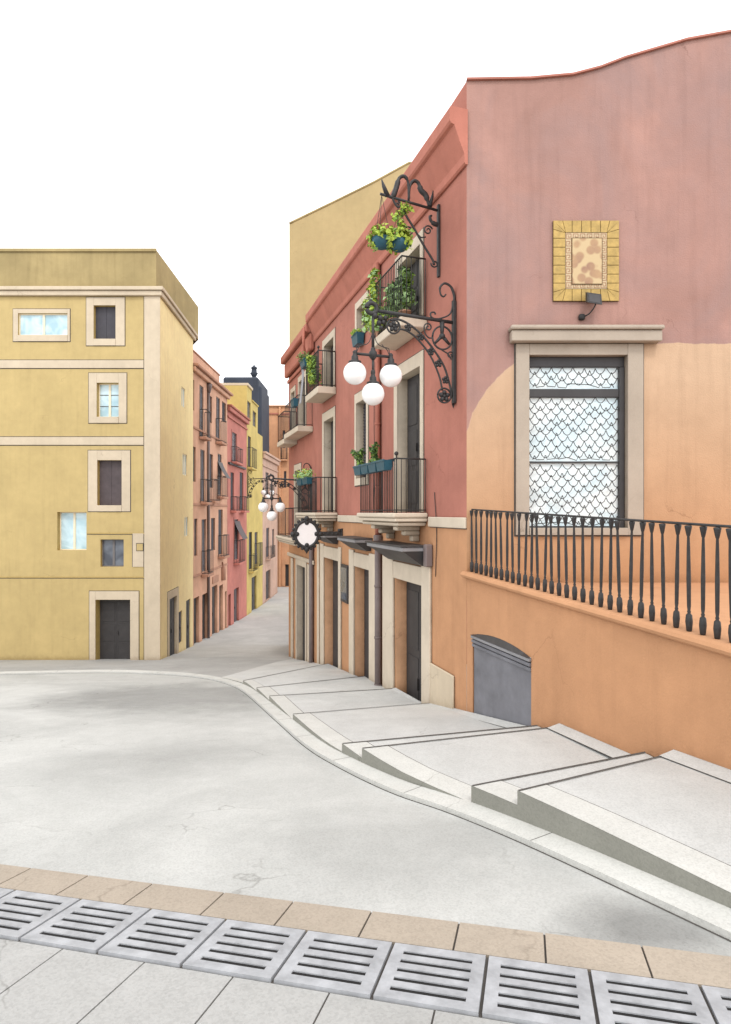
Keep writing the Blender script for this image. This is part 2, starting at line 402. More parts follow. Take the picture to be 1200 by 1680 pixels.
# ------------------------------------------------------------------ facade with real openings
class Facade:
    def __init__(s, fr, root): s.fr = fr; s.root = root; s.holes = []
    def sheet(s, mb, u0, u1, z0, z1, m, reveal=None):
        us = sorted({u0, u1} | {x for h in s.holes for x in h[:2] if u0 < x < u1})
        zs = sorted({z0, z1} | {x for h in s.holes for x in h[2:4] if z0 < x < z1})
        for a, b in zip(us, us[1:]):
            for c, d in zip(zs, zs[1:]):
                mu, mz = (a+b)/2, (c+d)/2
                if any(h[0] < mu < h[1] and h[2] < mz < h[3] for h in s.holes): continue
                mb.poly([s.fr.p(a,0,c), s.fr.p(b,0,c), s.fr.p(b,0,d), s.fr.p(a,0,d)], m)
        for (a, b, c, d, dep, rm) in s.holes:
            a2, b2, c2, d2 = max(a,u0), min(b,u1), max(c,z0), min(d,z1)
            if a2 >= b2 or c2 >= d2: continue
            rm = rm or reveal or m; p = s.fr.p
            mb.poly([p(a2,0,c2), p(a2,-dep,c2), p(a2,-dep,d2), p(a2,0,d2)], rm)
            mb.poly([p(b2,0,c2), p(b2,-dep,c2), p(b2,-dep,d2), p(b2,0,d2)], rm)
            if d <= z1: mb.poly([p(a2,0,d), p(b2,0,d), p(b2,-dep,d), p(a2,-dep,d)], rm)
            if c >= z0: mb.poly([p(a2,0,c), p(b2,0,c), p(b2,-dep,c), p(a2,-dep,c)], rm)
        return mb
    def opening(s, u0, u1, z0, z1, style, depth=.2, fw=0, fm=None, sides=None, name='window', proud=.03, mat=None, rm=None, label=None, joint=True, louvre=True):
        """style: shutter / glass / door; fw = width of a raised surround (l, r, bottom, top)"""
        if u0 > u1: u0, u1 = u1, u0
        fr = s.fr; s.holes.append((u0, u1, z0, z1, depth, rm or (fm if fw else None)))
        mb = MB(); main = None
        if fw:
            l, r, bt, tp = fw if isinstance(fw, tuple) else (fw,)*4
            A, B, Cc, D = u0-l, u1+r, z0-bt, z1+tp
            if joint:
                j = .026
                mb.box(fr, (A-j, B+j), (.002, .006), (D, D+j), M['joint'])
                if bt: mb.box(fr, (A-j, B+j), (.002, .006), (Cc-j, Cc), M['joint'])
                mb.box(fr, (A-j, A), (.002, .006), (Cc, D), M['joint']); mb.box(fr, (B, B+j), (.002, .006), (Cc, D), M['joint'])
            g = .004
            mb.box(fr, (A, u0), (.001, proud), (Cc, D), fm, .006)
            mb.box(fr, (u1, B), (.001, proud), (Cc, D), fm, .006)
            mb.box(fr, (u0, u1), (.001, proud-.003), (z1, D), fm, .006)
            if bt: mb.box(fr, (u0, u1), (.001, proud+.02), (Cc, z0), fm, .006)
            main = mb.build(name, s.root)
        leafm = mat or {'shutter': M['shutter'], 'door': M['door'], 'glass': M['sky_glass'], 'dull': M['dull_glass']}[style]
        d0 = -depth
        if style in ('shutter', 'door'):
            k = MB(); k.box(fr, (u0+.002, u1-.002), (d0+.002, d0+.03), (z0+.002, z1-.002), leafm)
            w = (u1-u0); h = z1-z0
            nl = 2 if w > .5 else 1
            for i in range(nl):
                a = u0 + w*i/nl + .05*min(1, w); b = u0 + w*(i+1)/nl - .05*min(1, w)
                k.box(fr, (u0 + w*i/nl + .006, u0 + w*(i+1)/nl - .006), (d0+.03, d0+.045), (z0+.005, z1-.005), leafm)
                if style == 'shutter' and not louvre: pass
                elif style == 'shutter':
                    ns = max(4, min(26, int(h/.09)))
                    for q in range(ns):
                        zz = z0 + .07 + (h-.14)*q/ns
                        p = fr.p; t = (h-.14)/ns
                        k.poly([p(a,d0+.047,zz+t), p(b,d0+.047,zz+t), p(b,d0+.075,zz+t*.25), p(a,d0+.075,zz+t*.25)], leafm)
                        k.poly([p(a,d0+.047,zz+t*.1), p(b,d0+.047,zz+t*.1), p(b,d0+.075,zz+t*.25), p(a,d0+.075,zz+t*.25)], leafm)
                else:
                    for (f0, f1) in ((.06,.30), (.34,.60), (.64,.94)):
                        k.box(fr, (a+.03, b-.03), (d0+.045, d0+.06), (z0+h*f0, z0+h*f1), leafm, .008)
            if style == 'door':
                k.box(fr, (u0+w*.5+.05, u0+w*.5+.08), (d0+.046, d0+.09), (z0+h*.44, z0+h*.50), M['iron'])
            nm = 'shutter' if (style == 'shutter') else 'leaf'
            if main: k.build(nm, main)
            else: main = k.build('shutter' if style == 'shutter' else name, s.root)
        else:
            k = MB(); cm = M['creamwood'] if style == 'glass' else M['greywood']
            t = .045; w = u1-u0; h = z1-z0
            k.box(fr, (u0+.001, u0+t), (d0+.01, d0+.05), (z0+.001, z1-.001), cm); k.box(fr, (u1-t, u1-.001), (d0+.01, d0+.05), (z0+.001, z1-.001), cm)
            k.box(fr, (u0+t, u1-t), (d0+.01, d0+.048), (z0+.001, z0+t), cm); k.box(fr, (u0+t, u1-t), (d0+.01, d0+.048), (z1-t, z1-.001), cm)
            if w > .5: k.box(fr, (u0+w*.5-.045, u0+w*.5+.045), (d0+.012, d0+.055), (z0+t, z1-t), cm)
            if sides:
                for q in range(1, sides):
                    zz = z0+h*q/sides; k.box(fr, (u0+t, u1-t), (d0+.014, d0+.038), (zz-.012, zz+.012), M['darkmetal'])
            g = MB(); g.box(fr, (u0+t*.5, u1-t*.5), (d0+.002, d0+.02), (z0+t*.5, z1-t*.5), leafm)
            if main: k.build('casement', main)
            else: main = k.build(name, s.root)
            g.build('pane', main)
        if label: main['label'] = label
        return main
    def balcony(s, u0, u1, zf, depth, h=1.05, slabm=None, thick=.16, gap=.11, br=.009, brackets=0, moulded=False, side0=True, side1=True, knobs=False, label=None):
        fr = s.fr; p = fr.p; sm = slabm or M['trim']
        mb = MB()
        if moulded:
            mb.box(fr, (u0-.04, u1+.04), (.002, depth+.05), (zf-.10, zf), sm, .025)
            mb.box(fr, (u0-.01, u1+.01), (.002, depth+.01), (zf-.18, zf-.102), sm, .015)
            mb.box(fr, (u0+.05, u1-.05), (.002, depth-.06), (zf-.27, zf-.182), sm, .03)
        else: mb.box(fr, (u0, u1), (.002, depth), (zf-thick, zf), sm, .015)
        b = mb.build('balcony', s.root)
        if label: b['label'] = label
        r = MB(); n1 = depth-.04; a0, a1 = u0+.04, u1-.04
        def bar(u, n): r.tube([p(u,n,zf), p(u,n,zf+h)], br, M['iron'], 5)
        for (a, c) in (((a0,.03),(a0,n1)), ((a0,n1),(a1,n1)), ((a1,n1),(a1,.03))):
            r.tube([p(*a, zf+h), p(*c, zf+h)], br*1.9, M['iron'], 6); r.tube([p(*a, zf+.06), p(*c, zf+.06)], br*1.3, M['iron'], 5)
        nb = max(2, int((a1-a0)/gap))
        for i in range(nb+1): bar(a0+(a1-a0)*i/nb, n1)
        nn = max(2, int(n1/gap))
        for i in range(nn):
            bar(a0, .03+(n1-.03)*i/nn); bar(a1, .03+(n1-.03)*i/nn)
        if knobs:
            for u in (a0, a1):
                r.tube([p(u,n1,zf), p(u,n1,zf+h+.06)], br*1.8, M['iron'], 6); r.sphere(p(u,n1,zf+h+.10), .045, M['iron'], 10, 8)
        r.build('railing', b)
        for i in range(brackets):
            u = u0 + (u1-u0)*(.2 + .6*i/max(1, brackets-1)); k = MB(); z = zf-.272
            k.box(fr, (u-.12,u+.12), (.002,depth*.75), (z-.10,z), sm, .02)
            k.box(fr, (u-.10,u+.10), (.002,depth*.50), (z-.21,z-.102), sm, .02)
            k.box(fr, (u-.08,u+.08), (.002,depth*.25), (z-.34,z-.212), sm, .02)
            k.build('bracket', b)
        return b

# ------------------------------------------------------------------ ground
GP = [(-20,-1.2), (-3,-1.384), (25.6,-6.30), (32.5,-7.12), (40.4,-7.68), (47,-8.0), (56,-8.3), (70,-8.5), (200,-8.6)]
def g(y):
    if y <= GP[0][0]: return GP[0][1]
    for (a, za), (b, zb) in zip(GP, GP[1:]):
        if y <= b: return za + (zb-za)*(y-a)/(b-a)
    return GP[-1][1]
def grid(mb, x0, x1, ys, dz, m, nx=1):
    for a, b in zip(ys, ys[1:]):
        for i in range(nx):
            xa = x0+(x1-x0)*i/nx; xb = x0+(x1-x0)*(i+1)/nx
            mb.poly([(xa,a,g(a)+dz), (xb,a,g(a)+dz), (xb,b,g(b)+dz), (xa,b,g(b)+dz)], m)
ys = [-20, -3] + [x*1.0 for x in range(-2, 26)] + [25.6, 28, 30, 32.5, 36, 40.4, 44, 47, 52, 56, 63, 70, 100, 200]
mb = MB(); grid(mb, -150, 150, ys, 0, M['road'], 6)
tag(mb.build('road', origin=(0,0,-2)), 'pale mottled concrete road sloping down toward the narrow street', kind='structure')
mb = MB(); sy = [26.9, 28, 30, 32.5, 36, 40.4, 44, 47, 52, 56, 63, 70]
for a, b in zip(sy, sy[1:]): mb.poly([(-12,a,g(a)+.012), (-2.2,a,g(a)+.012), (-2.2,b,g(b)+.012), (-12,b,g(b)+.012)], M['street'])
mb.box(WORLD, (-12,-2.5), (26.86,26.9), (g(26.9)-.1, g(26.9)+.016), M['joint'])
tag(mb.build('street', origin=(-6,40,-8)), 'grey paved street running between the tall houses', kind='structure')

# kerb line (plan): sweeps from lower right past the steps and away to the left
K = catmull([(5.4,-2.7,0), (4.1,-.2,0), (2.95,2.0,0), (2.01,3.82,0), (1.36,5.03,0), (.82,5.88,0), (.26,6.6,0), (-.35,7.7,0), (-.89,8.92,0), (-1.7,11.3,0), (-3.1,15.4,0), (-4.0,17.3,0), (-5.0,18.7,0), (-6.4,19.8,0), (-8.4,20.5,0), (-10.3,20.3,0), (-14,19.2,0), (-24,16,0)], 8)
def offset(pl, d):
    out = []
    for i, p in enumerate(pl):
        a = pl[max(0,i-1)]; b = pl[min(len(pl)-1,i+1)]; t = (b-a).normalized()
        out.append(p + Vector((t.y, -t.x, 0))*d)
    return out
KW = .25
S = offset(K, KW)
def yx(poly, y):
    for a, b in zip(poly, poly[1:]):
        if a.y <= y <= b.y: return a.x + (b.x-a.x)*(y-a.y)/(b.y-a.y)
    return poly[-1].x
mb = MB(); acc = 0; kh = .05
joints = []
for i in range(len(K)-1):
    a, b, c, d = K[i], K[i+1], S[i+1], S[i]
    Z = lambda p, h: (p.x, p.y, g(K[i].y if p in (a, d) else K[i+1].y) + h)
    mb.poly([Z(a,kh), Z(d,kh), Z(c,kh), Z(b,kh)], M['coping'], True)
    mb.poly([Z(a,-.1), Z(a,kh), Z(b,kh), Z(b,-.1)], M['coping'], True)
    mb.poly([Z(d,-.1), Z(d,kh), Z(c,kh), Z(c,-.1)], M['coping'], True)
    acc += (b-a).length
    if acc > 1.6:
        acc = 0; t = (b-a).normalized()*.003
        mb.poly([(a.x-t.x, a.y-t.y, g(a.y)+kh+.002), (d.x-t.x, d.y-t.y, g(a.y)+kh+.002), (d.x+t.x, d.y+t.y, g(a.y)+kh+.002), (a.x+t.x, a.y+t.y, g(a.y)+kh+.002)], M['joint'])
    # dirt line where kerb meets road
    n = (a-d).normalized()*.016
    mb.poly([(a.x,a.y,g(a.y)+.003), (b.x,b.y,g(b.y)+.003), (b.x+n.x,b.y+n.y,g(b.y)+.003), (a.x+n.x,a.y+n.y,g(a.y)+.003)], M['joint'])
tag(mb.build('kerb', origin=(0,6,-3)), 'white stone kerb curving round the road edge', kind='structure')

# pavement in front of the left building
mb = MB(); Kl = [p for p in S if p.y > 17.9 or p.x < -5]
for a, b in zip(Kl, Kl[1:]):
    n = 8
    ea = Vector((a.x+1.6 if a.x > -6 else a.x, 26.86, 0)); eb = Vector((b.x+1.6 if b.x > -6 else b.x, 26.86, 0))
    fa = max(0, min(1, (a.x+9)/4.5)); fb = max(0, min(1, (b.x+9)/4.5))
    ea.x = a.x + 1.35*fa; eb.x = b.x + 1.35*fb
    for k in range(n):
        q = [a.lerp(ea, k/n), b.lerp(eb, k/n), b.lerp(eb, (k+1)/n), a.lerp(ea, (k+1)/n)]
        mb.poly([(v.x, v.y, g(v.y)+.072) for v in q], M['pavement'])
tag(mb.build('pavement', origin=(-8,22,-6)), 'grey pavement strip before the ochre corner building', kind='structure')

# ------------------------------------------------------------------ right wall line (plan X = 5.366 - .3218 Y)
AK = math.sqrt(1+.3218**2)
def AY(px): return 5.366/((px-600)/1000+.3218)
def AU(px): return AK*AY(px)
def uY(Y): return AK*Y
def wall_pt(Y): return Vector((5.366-.3218*Y, Y, 0))
FA = Fr((5.366,0), (-.3218,1), (-1,-.3218))
AN = FA.dn

# ------------------------------------------------------------------ terraced steps
# edges: (Y on the kerb side, Y on the wall, z kerb side, z wall side) of the nosing, riser below it
E = [(-2.0, 1.0, -1.96, -2.02, 0),
     (5.5, 6.5, -2.52, -2.58, .13), (6.0, 6.85, -2.70, -2.70, .17),
     (7.65, 8.4, -2.97, -2.96, .12), (8.2, 8.85, -3.12, -3.10, .11),
     (10.9, 12.5, -3.62, -3.92, .10), (13.3, 14.5, -4.02, -4.20, .09),
     (15.0, 16.7, -4.33, -4.50, .08), (16.6, 20.5, -4.60, -5.10, .06), (18.3, 27.0, -4.97, -6.47, 0)]
def terrace(i, label):
    l0, r0, zl0, zr0, rs = E[i]; l1, r1, zl1, zr1, _ = E[i+1]
    zl0 -= rs; zr0 -= rs
    n = max(2, int((l1-l0)/.35)); top = []
    for k in range(n+1):
        t = k/n; yl = l0+(l1-l0)*t; yr = r0+(r1-r0)*t
        L = Vector((yx(S, yl)+.002, yl, zl0+(zl1-zl0)*t)); Rr = wall_pt(yr) + AN*.03; Rr.z = zr0+(zr1-zr0)*t
        top.append((L, Rr))
    mb = MB(); cw = .34; nx = 10
    dn = Vector((0,0,-.75))
    def inset(L, Rr, d): return L + (Rr-L).normalized()*d
    for (L0,R0), (L1,R1) in zip(top, top[1:]):
        a, b = inset(L0,R0,cw), inset(L1,R1,cw)
        for q in range(nx):
            mb.poly([a.lerp(R0,q/nx), a.lerp(R0,(q+1)/nx), b.lerp(R1,(q+1)/nx), b.lerp(R1,q/nx)], M['steps'])
    L1, R1 = top[-1]; mb.poly([L1, R1, R1+dn, L1+dn], M['steps'])
    L0, R0 = top[0]; mb.poly([L0, R0, R0+dn, L0+dn], M['steps'])
    # dark joint and paler worn strip along the nosing edge
    if i < 8:
        L1, R1 = top[-1]; L2, R2 = top[-2]; u = Vector((0,0,.011)); u2 = Vector((0,0,.009))
        dl = (L2-L1).normalized(); dr = (R2-R1).normalized(); w_ = .014 + .0022*L1.y
        mb.poly([L1+u, R1+u, R1+dr*w_+u, L1+dl*w_+u], M['joint'])
    o = mb.build('step', origin=(0, (l0+l1)/2, zl1)); tag(o, label, kind='structure')
    c = MB()
    for (A0,B0), (A1,B1) in zip(top, top[1:]):
        a, b = inset(A0,B0,cw-.012), inset(A1,B1,cw-.012); u = Vector((0,0,.006))
        c.poly([A0+u, a+u, b+u, A1+u], M['coping'])
        c.poly([inset(A0,B0,cw-.012)+u*.3, inset(A0,B0,cw+.004)+u*.3, inset(A1,B1,cw+.004)+u*.3, inset(A1,B1,cw-.012)+u*.3], M['joint'])
    c.build('coping', o)
    w = MB()
    for (A0,_), (A1,_) in zip(top, top[1:]):
        u = Vector((0,0,.005)); e = Vector((-.0015,0,0))
        w.poly([A0+u+e, A1+u+e, A1+dn+e, A0+dn+e], M['sidewall'])
    w.build('side_wall', o)
names = ['broad pale landing nearest the camera beside the orange wall', 'narrow tread below the nearest landing', 'long pale landing before the grey hatch',
         'narrow tread below the hatch landing', 'long pale landing before the nearest shop door', 'pale landing below the first shop door',
         'pale landing before the middle shop door', 'pale landing before the farthest shop door', 'lowest sloping slab where the steps meet the street']
for i in range(9): terrace(i, names[i])
# low splayed skirting stones where each landing meets the wall
def skirting(Y0, Y1, z0, z1, label):
    mb = MB(); a, b = wall_pt(Y0), wall_pt(Y1); w = .20
    p = [a+AN*.004, a+AN*w, b+AN*w, b+AN*.004]
    za, zb = z0, z1
    mb.poly([p[0]+Vector((0,0,za+.05)), p[1]+Vector((0,0,za+.008)), p[2]+Vector((0,0,zb+.008)), p[3]+Vector((0,0,zb+.05))], M['steps'])
    mb.poly([p[0]+Vector((0,0,za+.05)), p[1]+Vector((0,0,za+.008)), p[1]+Vector((0,0,za-.2)), p[0]+Vector((0,0,za-.2))], M['steps'])
    mb.poly([p[3]+Vector((0,0,zb+.05)), p[2]+Vector((0,0,zb+.008)), p[2]+Vector((0,0,zb-.2)), p[3]+Vector((0,0,zb-.2))], M['steps'])
    mb.poly([p[1]+AN*.012+Vector((0,0,za+.011)), p[1]+Vector((0,0,za+.011)), p[2]+Vector((0,0,zb+.011)), p[2]+AN*.012+Vector((0,0,zb+.011))], M['joint'])
    tag(mb.build('skirting_stone', origin=p[0]+Vector((0,0,za))), label, kind='structure')
skirting(2.0, 6.48, -2.15, -2.575, 'splayed stone skirting beside the nearest landing')
skirting(6.9, 8.38, -2.85, -2.955, 'splayed stone skirting below the hatch')
skirting(8.9, 12.45, -3.21, -3.945, 'splayed stone skirting before the nearest shop door')
skirting(12.55, 14.45, -4.06, -4.215, 'splayed stone skirting under the second landing')

# ------------------------------------------------------------------ paver band and drain grates in the foreground
BO = Vector((-2.36, 4.52, 0)); BD = (Vector((1.41, 3.53, 0))-BO).normalized(); BN = Vector((BD.y, -BD.x, 0))   # BN points to the camera
def bp(s, t, h=0):
    v = BO + BD*s + BN*t; return Vector((v.x, v.y, g(v.y)+h))
def bband(mb, s0, s1, t0, t1, h0, h1, m):
    P8 = [bp(s0,t0,h1), bp(s1,t0,h1), bp(s1,t1,h1), bp(s0,t1,h1)]; Q = [bp(s0,t0,h0), bp(s1,t0,h0), bp(s1,t1,h0), bp(s0,t1,h0)]
    mb.poly(P8, m)
    for k in range(4): mb.poly([P8[k], P8[(k+1)%4], Q[(k+1)%4], Q[k]], m)
mb = MB(); bband(mb, -6, 9, -.008, 1.62, -.02, .006, M['joint']); s = -6.0; k = 0
while s < 9:
    w = .53 + .03*math.sin(k*2.1); bband(mb, s+.006, s+w-.006, 0, .325, 0, .020, M['tile']); s += w; k += 1
s = -6.0; k = 0
while s < 9:
    w = .53; bband(mb, s+.005, s+w-.005, .335+.52+.01, 1.6, 0, .014, M['pavement']); s += w; k += 1
tag(mb.build('paver_band', origin=bp(0,0)), 'row of beige stone pavers along the drain in the foreground', kind='structure')
gr = local_thing('drain_grate', 'pale metal drain grate with dark slots set beside the beige pavers', 'drain grate', 'drain grates in a row along the beige pavers')
mb = MB(); GW = .52; gh = .026
def gb(x0, x1, y0, y1): mb.box(WORLD, (x0,x1), (y0,y1), (.006,gh), M['grate'])
gb(.004, .07, .004, GW-.004); gb(GW-.07, GW-.004, .004, GW-.004)
sl = [.055+.085*i for i in range(6)]
prev = .004
rows = [(.07+.085*i, .07+.085*i+.034) for i in range(5)]
edges = [.004] + [e for r_ in rows for e in r_] + [GW-.004]
for a, b in zip(edges[::2], edges[1::2]): gb(.07, GW-.07, a, b)
fr_o = mb.build('frame', gr)
kb = MB(); kb.box(WORLD, (.02,GW-.02), (.02,GW-.02), (.017,.0195), M['slot']); kb.build('channel', gr)
ga = math.atan2(BD.y, BD.x); first = True
slope = math.atan(-.172)
i = 0
for k in range(-3, 9):
    o = gr if first else None
    loc = bp(k*.53 + .05, .335+GW, .0)
    if first: gr.location = loc; first = False
    else: o = dup(gr, loc)
    o = o or gr
    o.rotation_mode = 'QUATERNION'
    from mathutils import Matrix
    ez = Vector((0, .172, 1)).normalized()
    ex = (BD + Vector((0,0, BD.y*-.172))).normalized(); ey = ez.cross(ex)
    o.rotation_quaternion = Matrix((ex, ey, ez)).transposed().to_quaternion()
# ------------------------------------------------------------------ LEFT: ochre corner building
yb = thing('corner_house', 'ochre yellow building with cream corner strip and bands, leftmost in view', 'building', (-8.65,25.6,-6.3))
FL = Fr((0,25.6), (1,0), (0,-1)); k_ = .0256
def LU(px): return (px-600)*k_
def LZ(py): return (840-py)*k_
fl = Facade(FL, yb)
cr = M['cream']
def lw(o, f, style, **kw):
    (a, b, c, d) = o; (A, B, Cc, D) = f if f else o
    fw = (LU(a)-LU(A), LU(B)-LU(b), LZ(d)-LZ(D), LZ(Cc)-LZ(c)) if f else 0
    return fl.opening(LU(a), LU(b), LZ(d), LZ(c), style, fw=fw, fm=cr, rm=kw.pop('rm', M['ochrewood']), **kw)
lw((154,501,190,556)[:1] + (190,501,556), (142,205,488,567), 'shutter', depth=.22, louvre=False, label='window with closed charcoal shutters under the cornice')
lw((30,111,514,550), (22,115,507,560), 'glass', depth=.12, label='wide window of pale blue glass at the left edge')
lw((159,195,628,684), (146,208,612,694), 'glass', depth=.25, sides=3, label='window with cream mullion and pale blue panes')
lw((160,200,755,829), (145,214,739,839), 'shutter', depth=.25, louvre=False, mat=M['shutter_brown'], label='window with closed umber shutters')
lw((94,142,840,903), None, 'glass', depth=.28, label='unframed window with pale glass and ochre reveal')
lw((165,203,885,930), None, 'dull', depth=.22, label='small unframed window of grey glass')
lw((157,214,984,1092), (147,228,970,1092), 'door', depth=.45, name='door', label='tall dark doorway in a cream surround')
mb = MB(); fl.sheet(mb, LU(-140), LU(262), -7.0, LZ(478), M['yellow'], M['ochrewood'])
FLR = Fr((-8.65,25.6), (-.45,6.9), (6.9,.45))
def RY(px): return 6.98/((600-px)/1000-.0652)
def RUu(px): return (RY(px)-25.6)*math.sqrt(1+.0652**2)
flr = Facade(FLR, yb)
def rz(px, py): return (840-py)/1000*RY(px)
for (a, b, c, d, lb) in ((298,304,636,668,'upper slit window of pale glass'), (300,307,745,780,'middle slit window of pale glass'), (303,309,848,880,'lower slit window of pale glass')):
    mid = (a+b)/2; flr.opening(RUu(a), RUu(b), rz(mid,d), rz(mid,c), 'glass', depth=.08, label=lb)
flr.opening(RUu(277.5), RUu(290), rz(284,1085), rz(284,980), 'door', depth=.15, fw=(.30,.30,0,.35), fm=cr, name='door', label='side door in a cream surround')
flr.opening(RUu(293), RUu(299), rz(296,1055), rz(296,1003), 'door', depth=.1, name='door', mat=M['shutter'], label='narrow grey side panel')
flr.opening(RUu(305.5), RUu(312.5), rz(309,1068), rz(309,984), 'door', depth=.1, name='door', label='dark side door farthest from the corner')
RE = RUu(317)
flr.sheet(mb, 0, RE, -8.2, LZ(478), M['yellow_side_lifted'])
# back faces and roof
a = Vector((LU(-140),25.6,0)); e = FLR.p(RE,0,0); zt = LZ(478)
bk = [Vector((a.x,34,0)), Vector((e.x-1,34,0))]
mb.poly([(a.x,25.6,-7), (a.x,25.6,zt), (a.x,34,zt), (a.x,34,-7)], M['yellow'])
mb.poly([(e.x,e.y,-8), (e.x,e.y,zt), (a.x,34,zt), (a.x,34,-8)], M['yellow'])
mb.build('wall', yb)
# attic above the cornice
mb = MB(); A0 = FL.p(LU(-140),-.02,0); A1 = FL.p(LU(256),-.02,0); A2 = FLR.p(RUu(322),.12,0); A3 = Vector((LU(-140), 35.5, 0)); zt1 = LZ(409)
pts = [A0, A1, A2, Vector((A2.x-1.5,35.5,0)), A3]
for p_, q_ in zip(pts, pts[1:]+pts[:1]): mb.poly([p_+Vector((0,0,zt+.004)), q_+Vector((0,0,zt+.004)), q_+Vector((0,0,zt1)), p_+Vector((0,0,zt1))], M['yellow_attic'])
mb.poly([p_+Vector((0,0,zt1)) for p_ in pts], M['yellow_attic'])
mb.box(FL, (LU(-140), LU(257)), (-.018,.05), (zt1-.10,zt1+.03), M['yellow_attic'], .01)
mb.build('attic', yb)
mb = MB()
mb.box(FL, (LU(-140), LU(262)+.20), (.002,.22), (LZ(478),LZ(472)), cr, .02); mb.box(FL, (LU(-140), LU(262)+.12), (.002,.14), (LZ(486),LZ(478)-.003), cr, .02)
mb.box(FLR, (.003-.0, RE+.35), (.002,.20), (LZ(478),LZ(472)), cr, .02); mb.box(FLR, (.003, RE+.2), (.002,.12), (LZ(486),LZ(478)-.003), cr, .02)
mb.build('cornice', yb)
for (y0, y1) in ((604,591), (730,717)):
    mb = MB(); mb.box(FL, (LU(-140), LU(236)), (.002,.035), (LZ(y0),LZ(y1)), cr, .008)
    mb.box(FL, (LU(-140), LU(236)), (.002,.008), (LZ(y0)-.03,LZ(y0)), M['joint']); mb.box(FL, (LU(-140), LU(236)), (.002,.008), (LZ(y1),LZ(y1)+.03), M['joint']); mb.build('band', yb)
for (x0, x1, y) in ((143,246,875), (-140,247,947)):
    mb = MB(); mb.box(FL, (LU(x0), LU(x1)), (.002,.02), (LZ(y)-.02,LZ(y)+.02), M['ochrewood']); mb.box(FL, (LU(x0), LU(x1)), (.002,.012), (LZ(y)-.05,LZ(y)-.02), M['joint']); mb.build('ledge', yb)
mb = MB()
mb.box(FL, (LU(237), LU(262)+.028), (.001,.03), (-7,LZ(486)), cr, .006); mb.box(FL, (LU(237)-.03, LU(237)), (.001,.008), (-7,LZ(486)), M['joint'])
mb.box(FL, (LU(218), LU(237)-.03), (.003,.028), (LZ(930),LZ(875)), cr, .006); mb.box(FL, (LU(218)-.03, LU(218)), (.001,.008), (LZ(930),LZ(875)), M['joint'])
mb.box(FL, (LU(224), LU(236)), (.029,.038), (LZ(904),LZ(891)), M['joint']); mb.box(FL, (LU(225), LU(235)), (.036,.046), (LZ(903),LZ(892)), M['yellow'])
mb.build('pilaster', yb)

# ------------------------------------------------------------------ LEFT ROW of houses along the street (plan X = -9.15)
XL = -9.15
FS = Fr((XL,0), (0,1), (1,0))
def SY(px): return -XL*1000/(600-px)
def sz(px, py): return (840-py)/1000*SY(px)
class Row(Facade):
    def win(s, px0, px1, py0, py1, style='shutter', **kw):
        mid = (px0+px1)/2
        return s.opening(SY(px0), SY(px1), sz(mid,py1), sz(mid,py0), style, depth=kw.pop('depth',.14), joint=False, **kw)
    def bal(s, px0, px1, py0, py1, depth=.42, **kw):
        mid = (px0+px1)/2; Y0, Y1 = SY(px0), SY(px1)
        zf = sz(mid, py1); h = max(.8, sz(mid,py0)-zf)
        return s.balcony(Y0, Y1, zf, depth, h=h, br=.012, gap=.22, thick=.14, **kw)
def house(name, label, Y0, Y1, zt, m, back=8):
    r = thing(name, label, 'house', (XL, (Y0+Y1)/2, g((Y0+Y1)/2)))
    return r, Row(FS, r)
def shell(r, f, Y0, Y1, zt, m, back=8, top=None):
    mb = MB(); zb = g(Y1)-.6; f.sheet(mb, Y0, Y1, zb, zt, m)
    for Y in (Y0, Y1): mb.poly([(XL,Y,zb), (XL-back,Y,zb), (XL-back,Y,zt), (XL,Y,zt)], m)
    mb.poly([(XL,Y0,zt), (XL,Y1,zt), (XL-back,Y1,zt), (XL-back,Y0,zt)], M['salmon_dark'])
    return mb.build('wall', r)
def strip(r, name, Y0, Y1, z0, z1, proud, m, bev=.01):
    mb = MB(); mb.box(FS, (Y0,Y1), (.002,proud), (z0,z1), m, bev); return mb.build(name, r)

# salmon-brown house
H0, H1 = FLR.p(RE,0,0).y+.02, SY(373)
r, f = house('row_house', 'brown salmon house with black shutters and drainpipe, next to the ochre building', H0, H1, 7.7, None)
for a in ((313.5,319,622,672), (341.5,348,649,693), (364.5,371,660,692), (316,321.5,733,790), (343,349.5,745,800), (319,324,851,912), (346.5,353,850,903)): f.win(*a, style='shutter', mat=M['shutter'])
for a in ((327.5,334,633,718), (355,361,652,722), (329,336,738,822), (357.5,363.5,745,812)): f.win(*a, style='dull', sides=4, depth=.1)
f.win(331,338.5,852,938, style='dull', sides=4); f.win(358.5,365.5,836,910, style='shutter', mat=M['shutter'])
for a in ((318,327,980,1066), (332,341,974,1060), (348,357,961,1050), (360,366,960,1042), (369.5,374.5-2.5,970,1038)): f.win(*a, style='door', name='door', depth=.22)
shell(r, f, H0, H1, 7.7, M['salmon'])
for a in ((326.5,335.5,674,718), (353.5,362,689,726), (328,337,787,824), (341.8,350.5,787,822), (356,364.5,782,815), (330,339.5,903,941), (357.5,366.5,878,912)): f.bal(*a, slabm=M['salmon_dark'])
mb = MB(); mb.box(FS, (H0,H1+.3), (-.3,.35), (7.7,7.86), M['salmon_dark'], .03); mb.box(FS, (H0,H1+.1), (.002,.2), (7.45,7.697), M['salmon'], .03); mb.build('eave', r)
mb = MB(); mb.box(FS, (H0+.02,H1-.05), (-6,-.5), (7.87,9.0), M['salmon'], .02); mb.box(FS, (H0+.02,H1), (-6,-.45), (9.003,9.08), M['salmon_dark']); mb.build('attic', r)
for z in (4.45, .35, -3.5): strip(r, 'string_course', H0, H1, z, z+.12, .05, M['salmon_dark'])
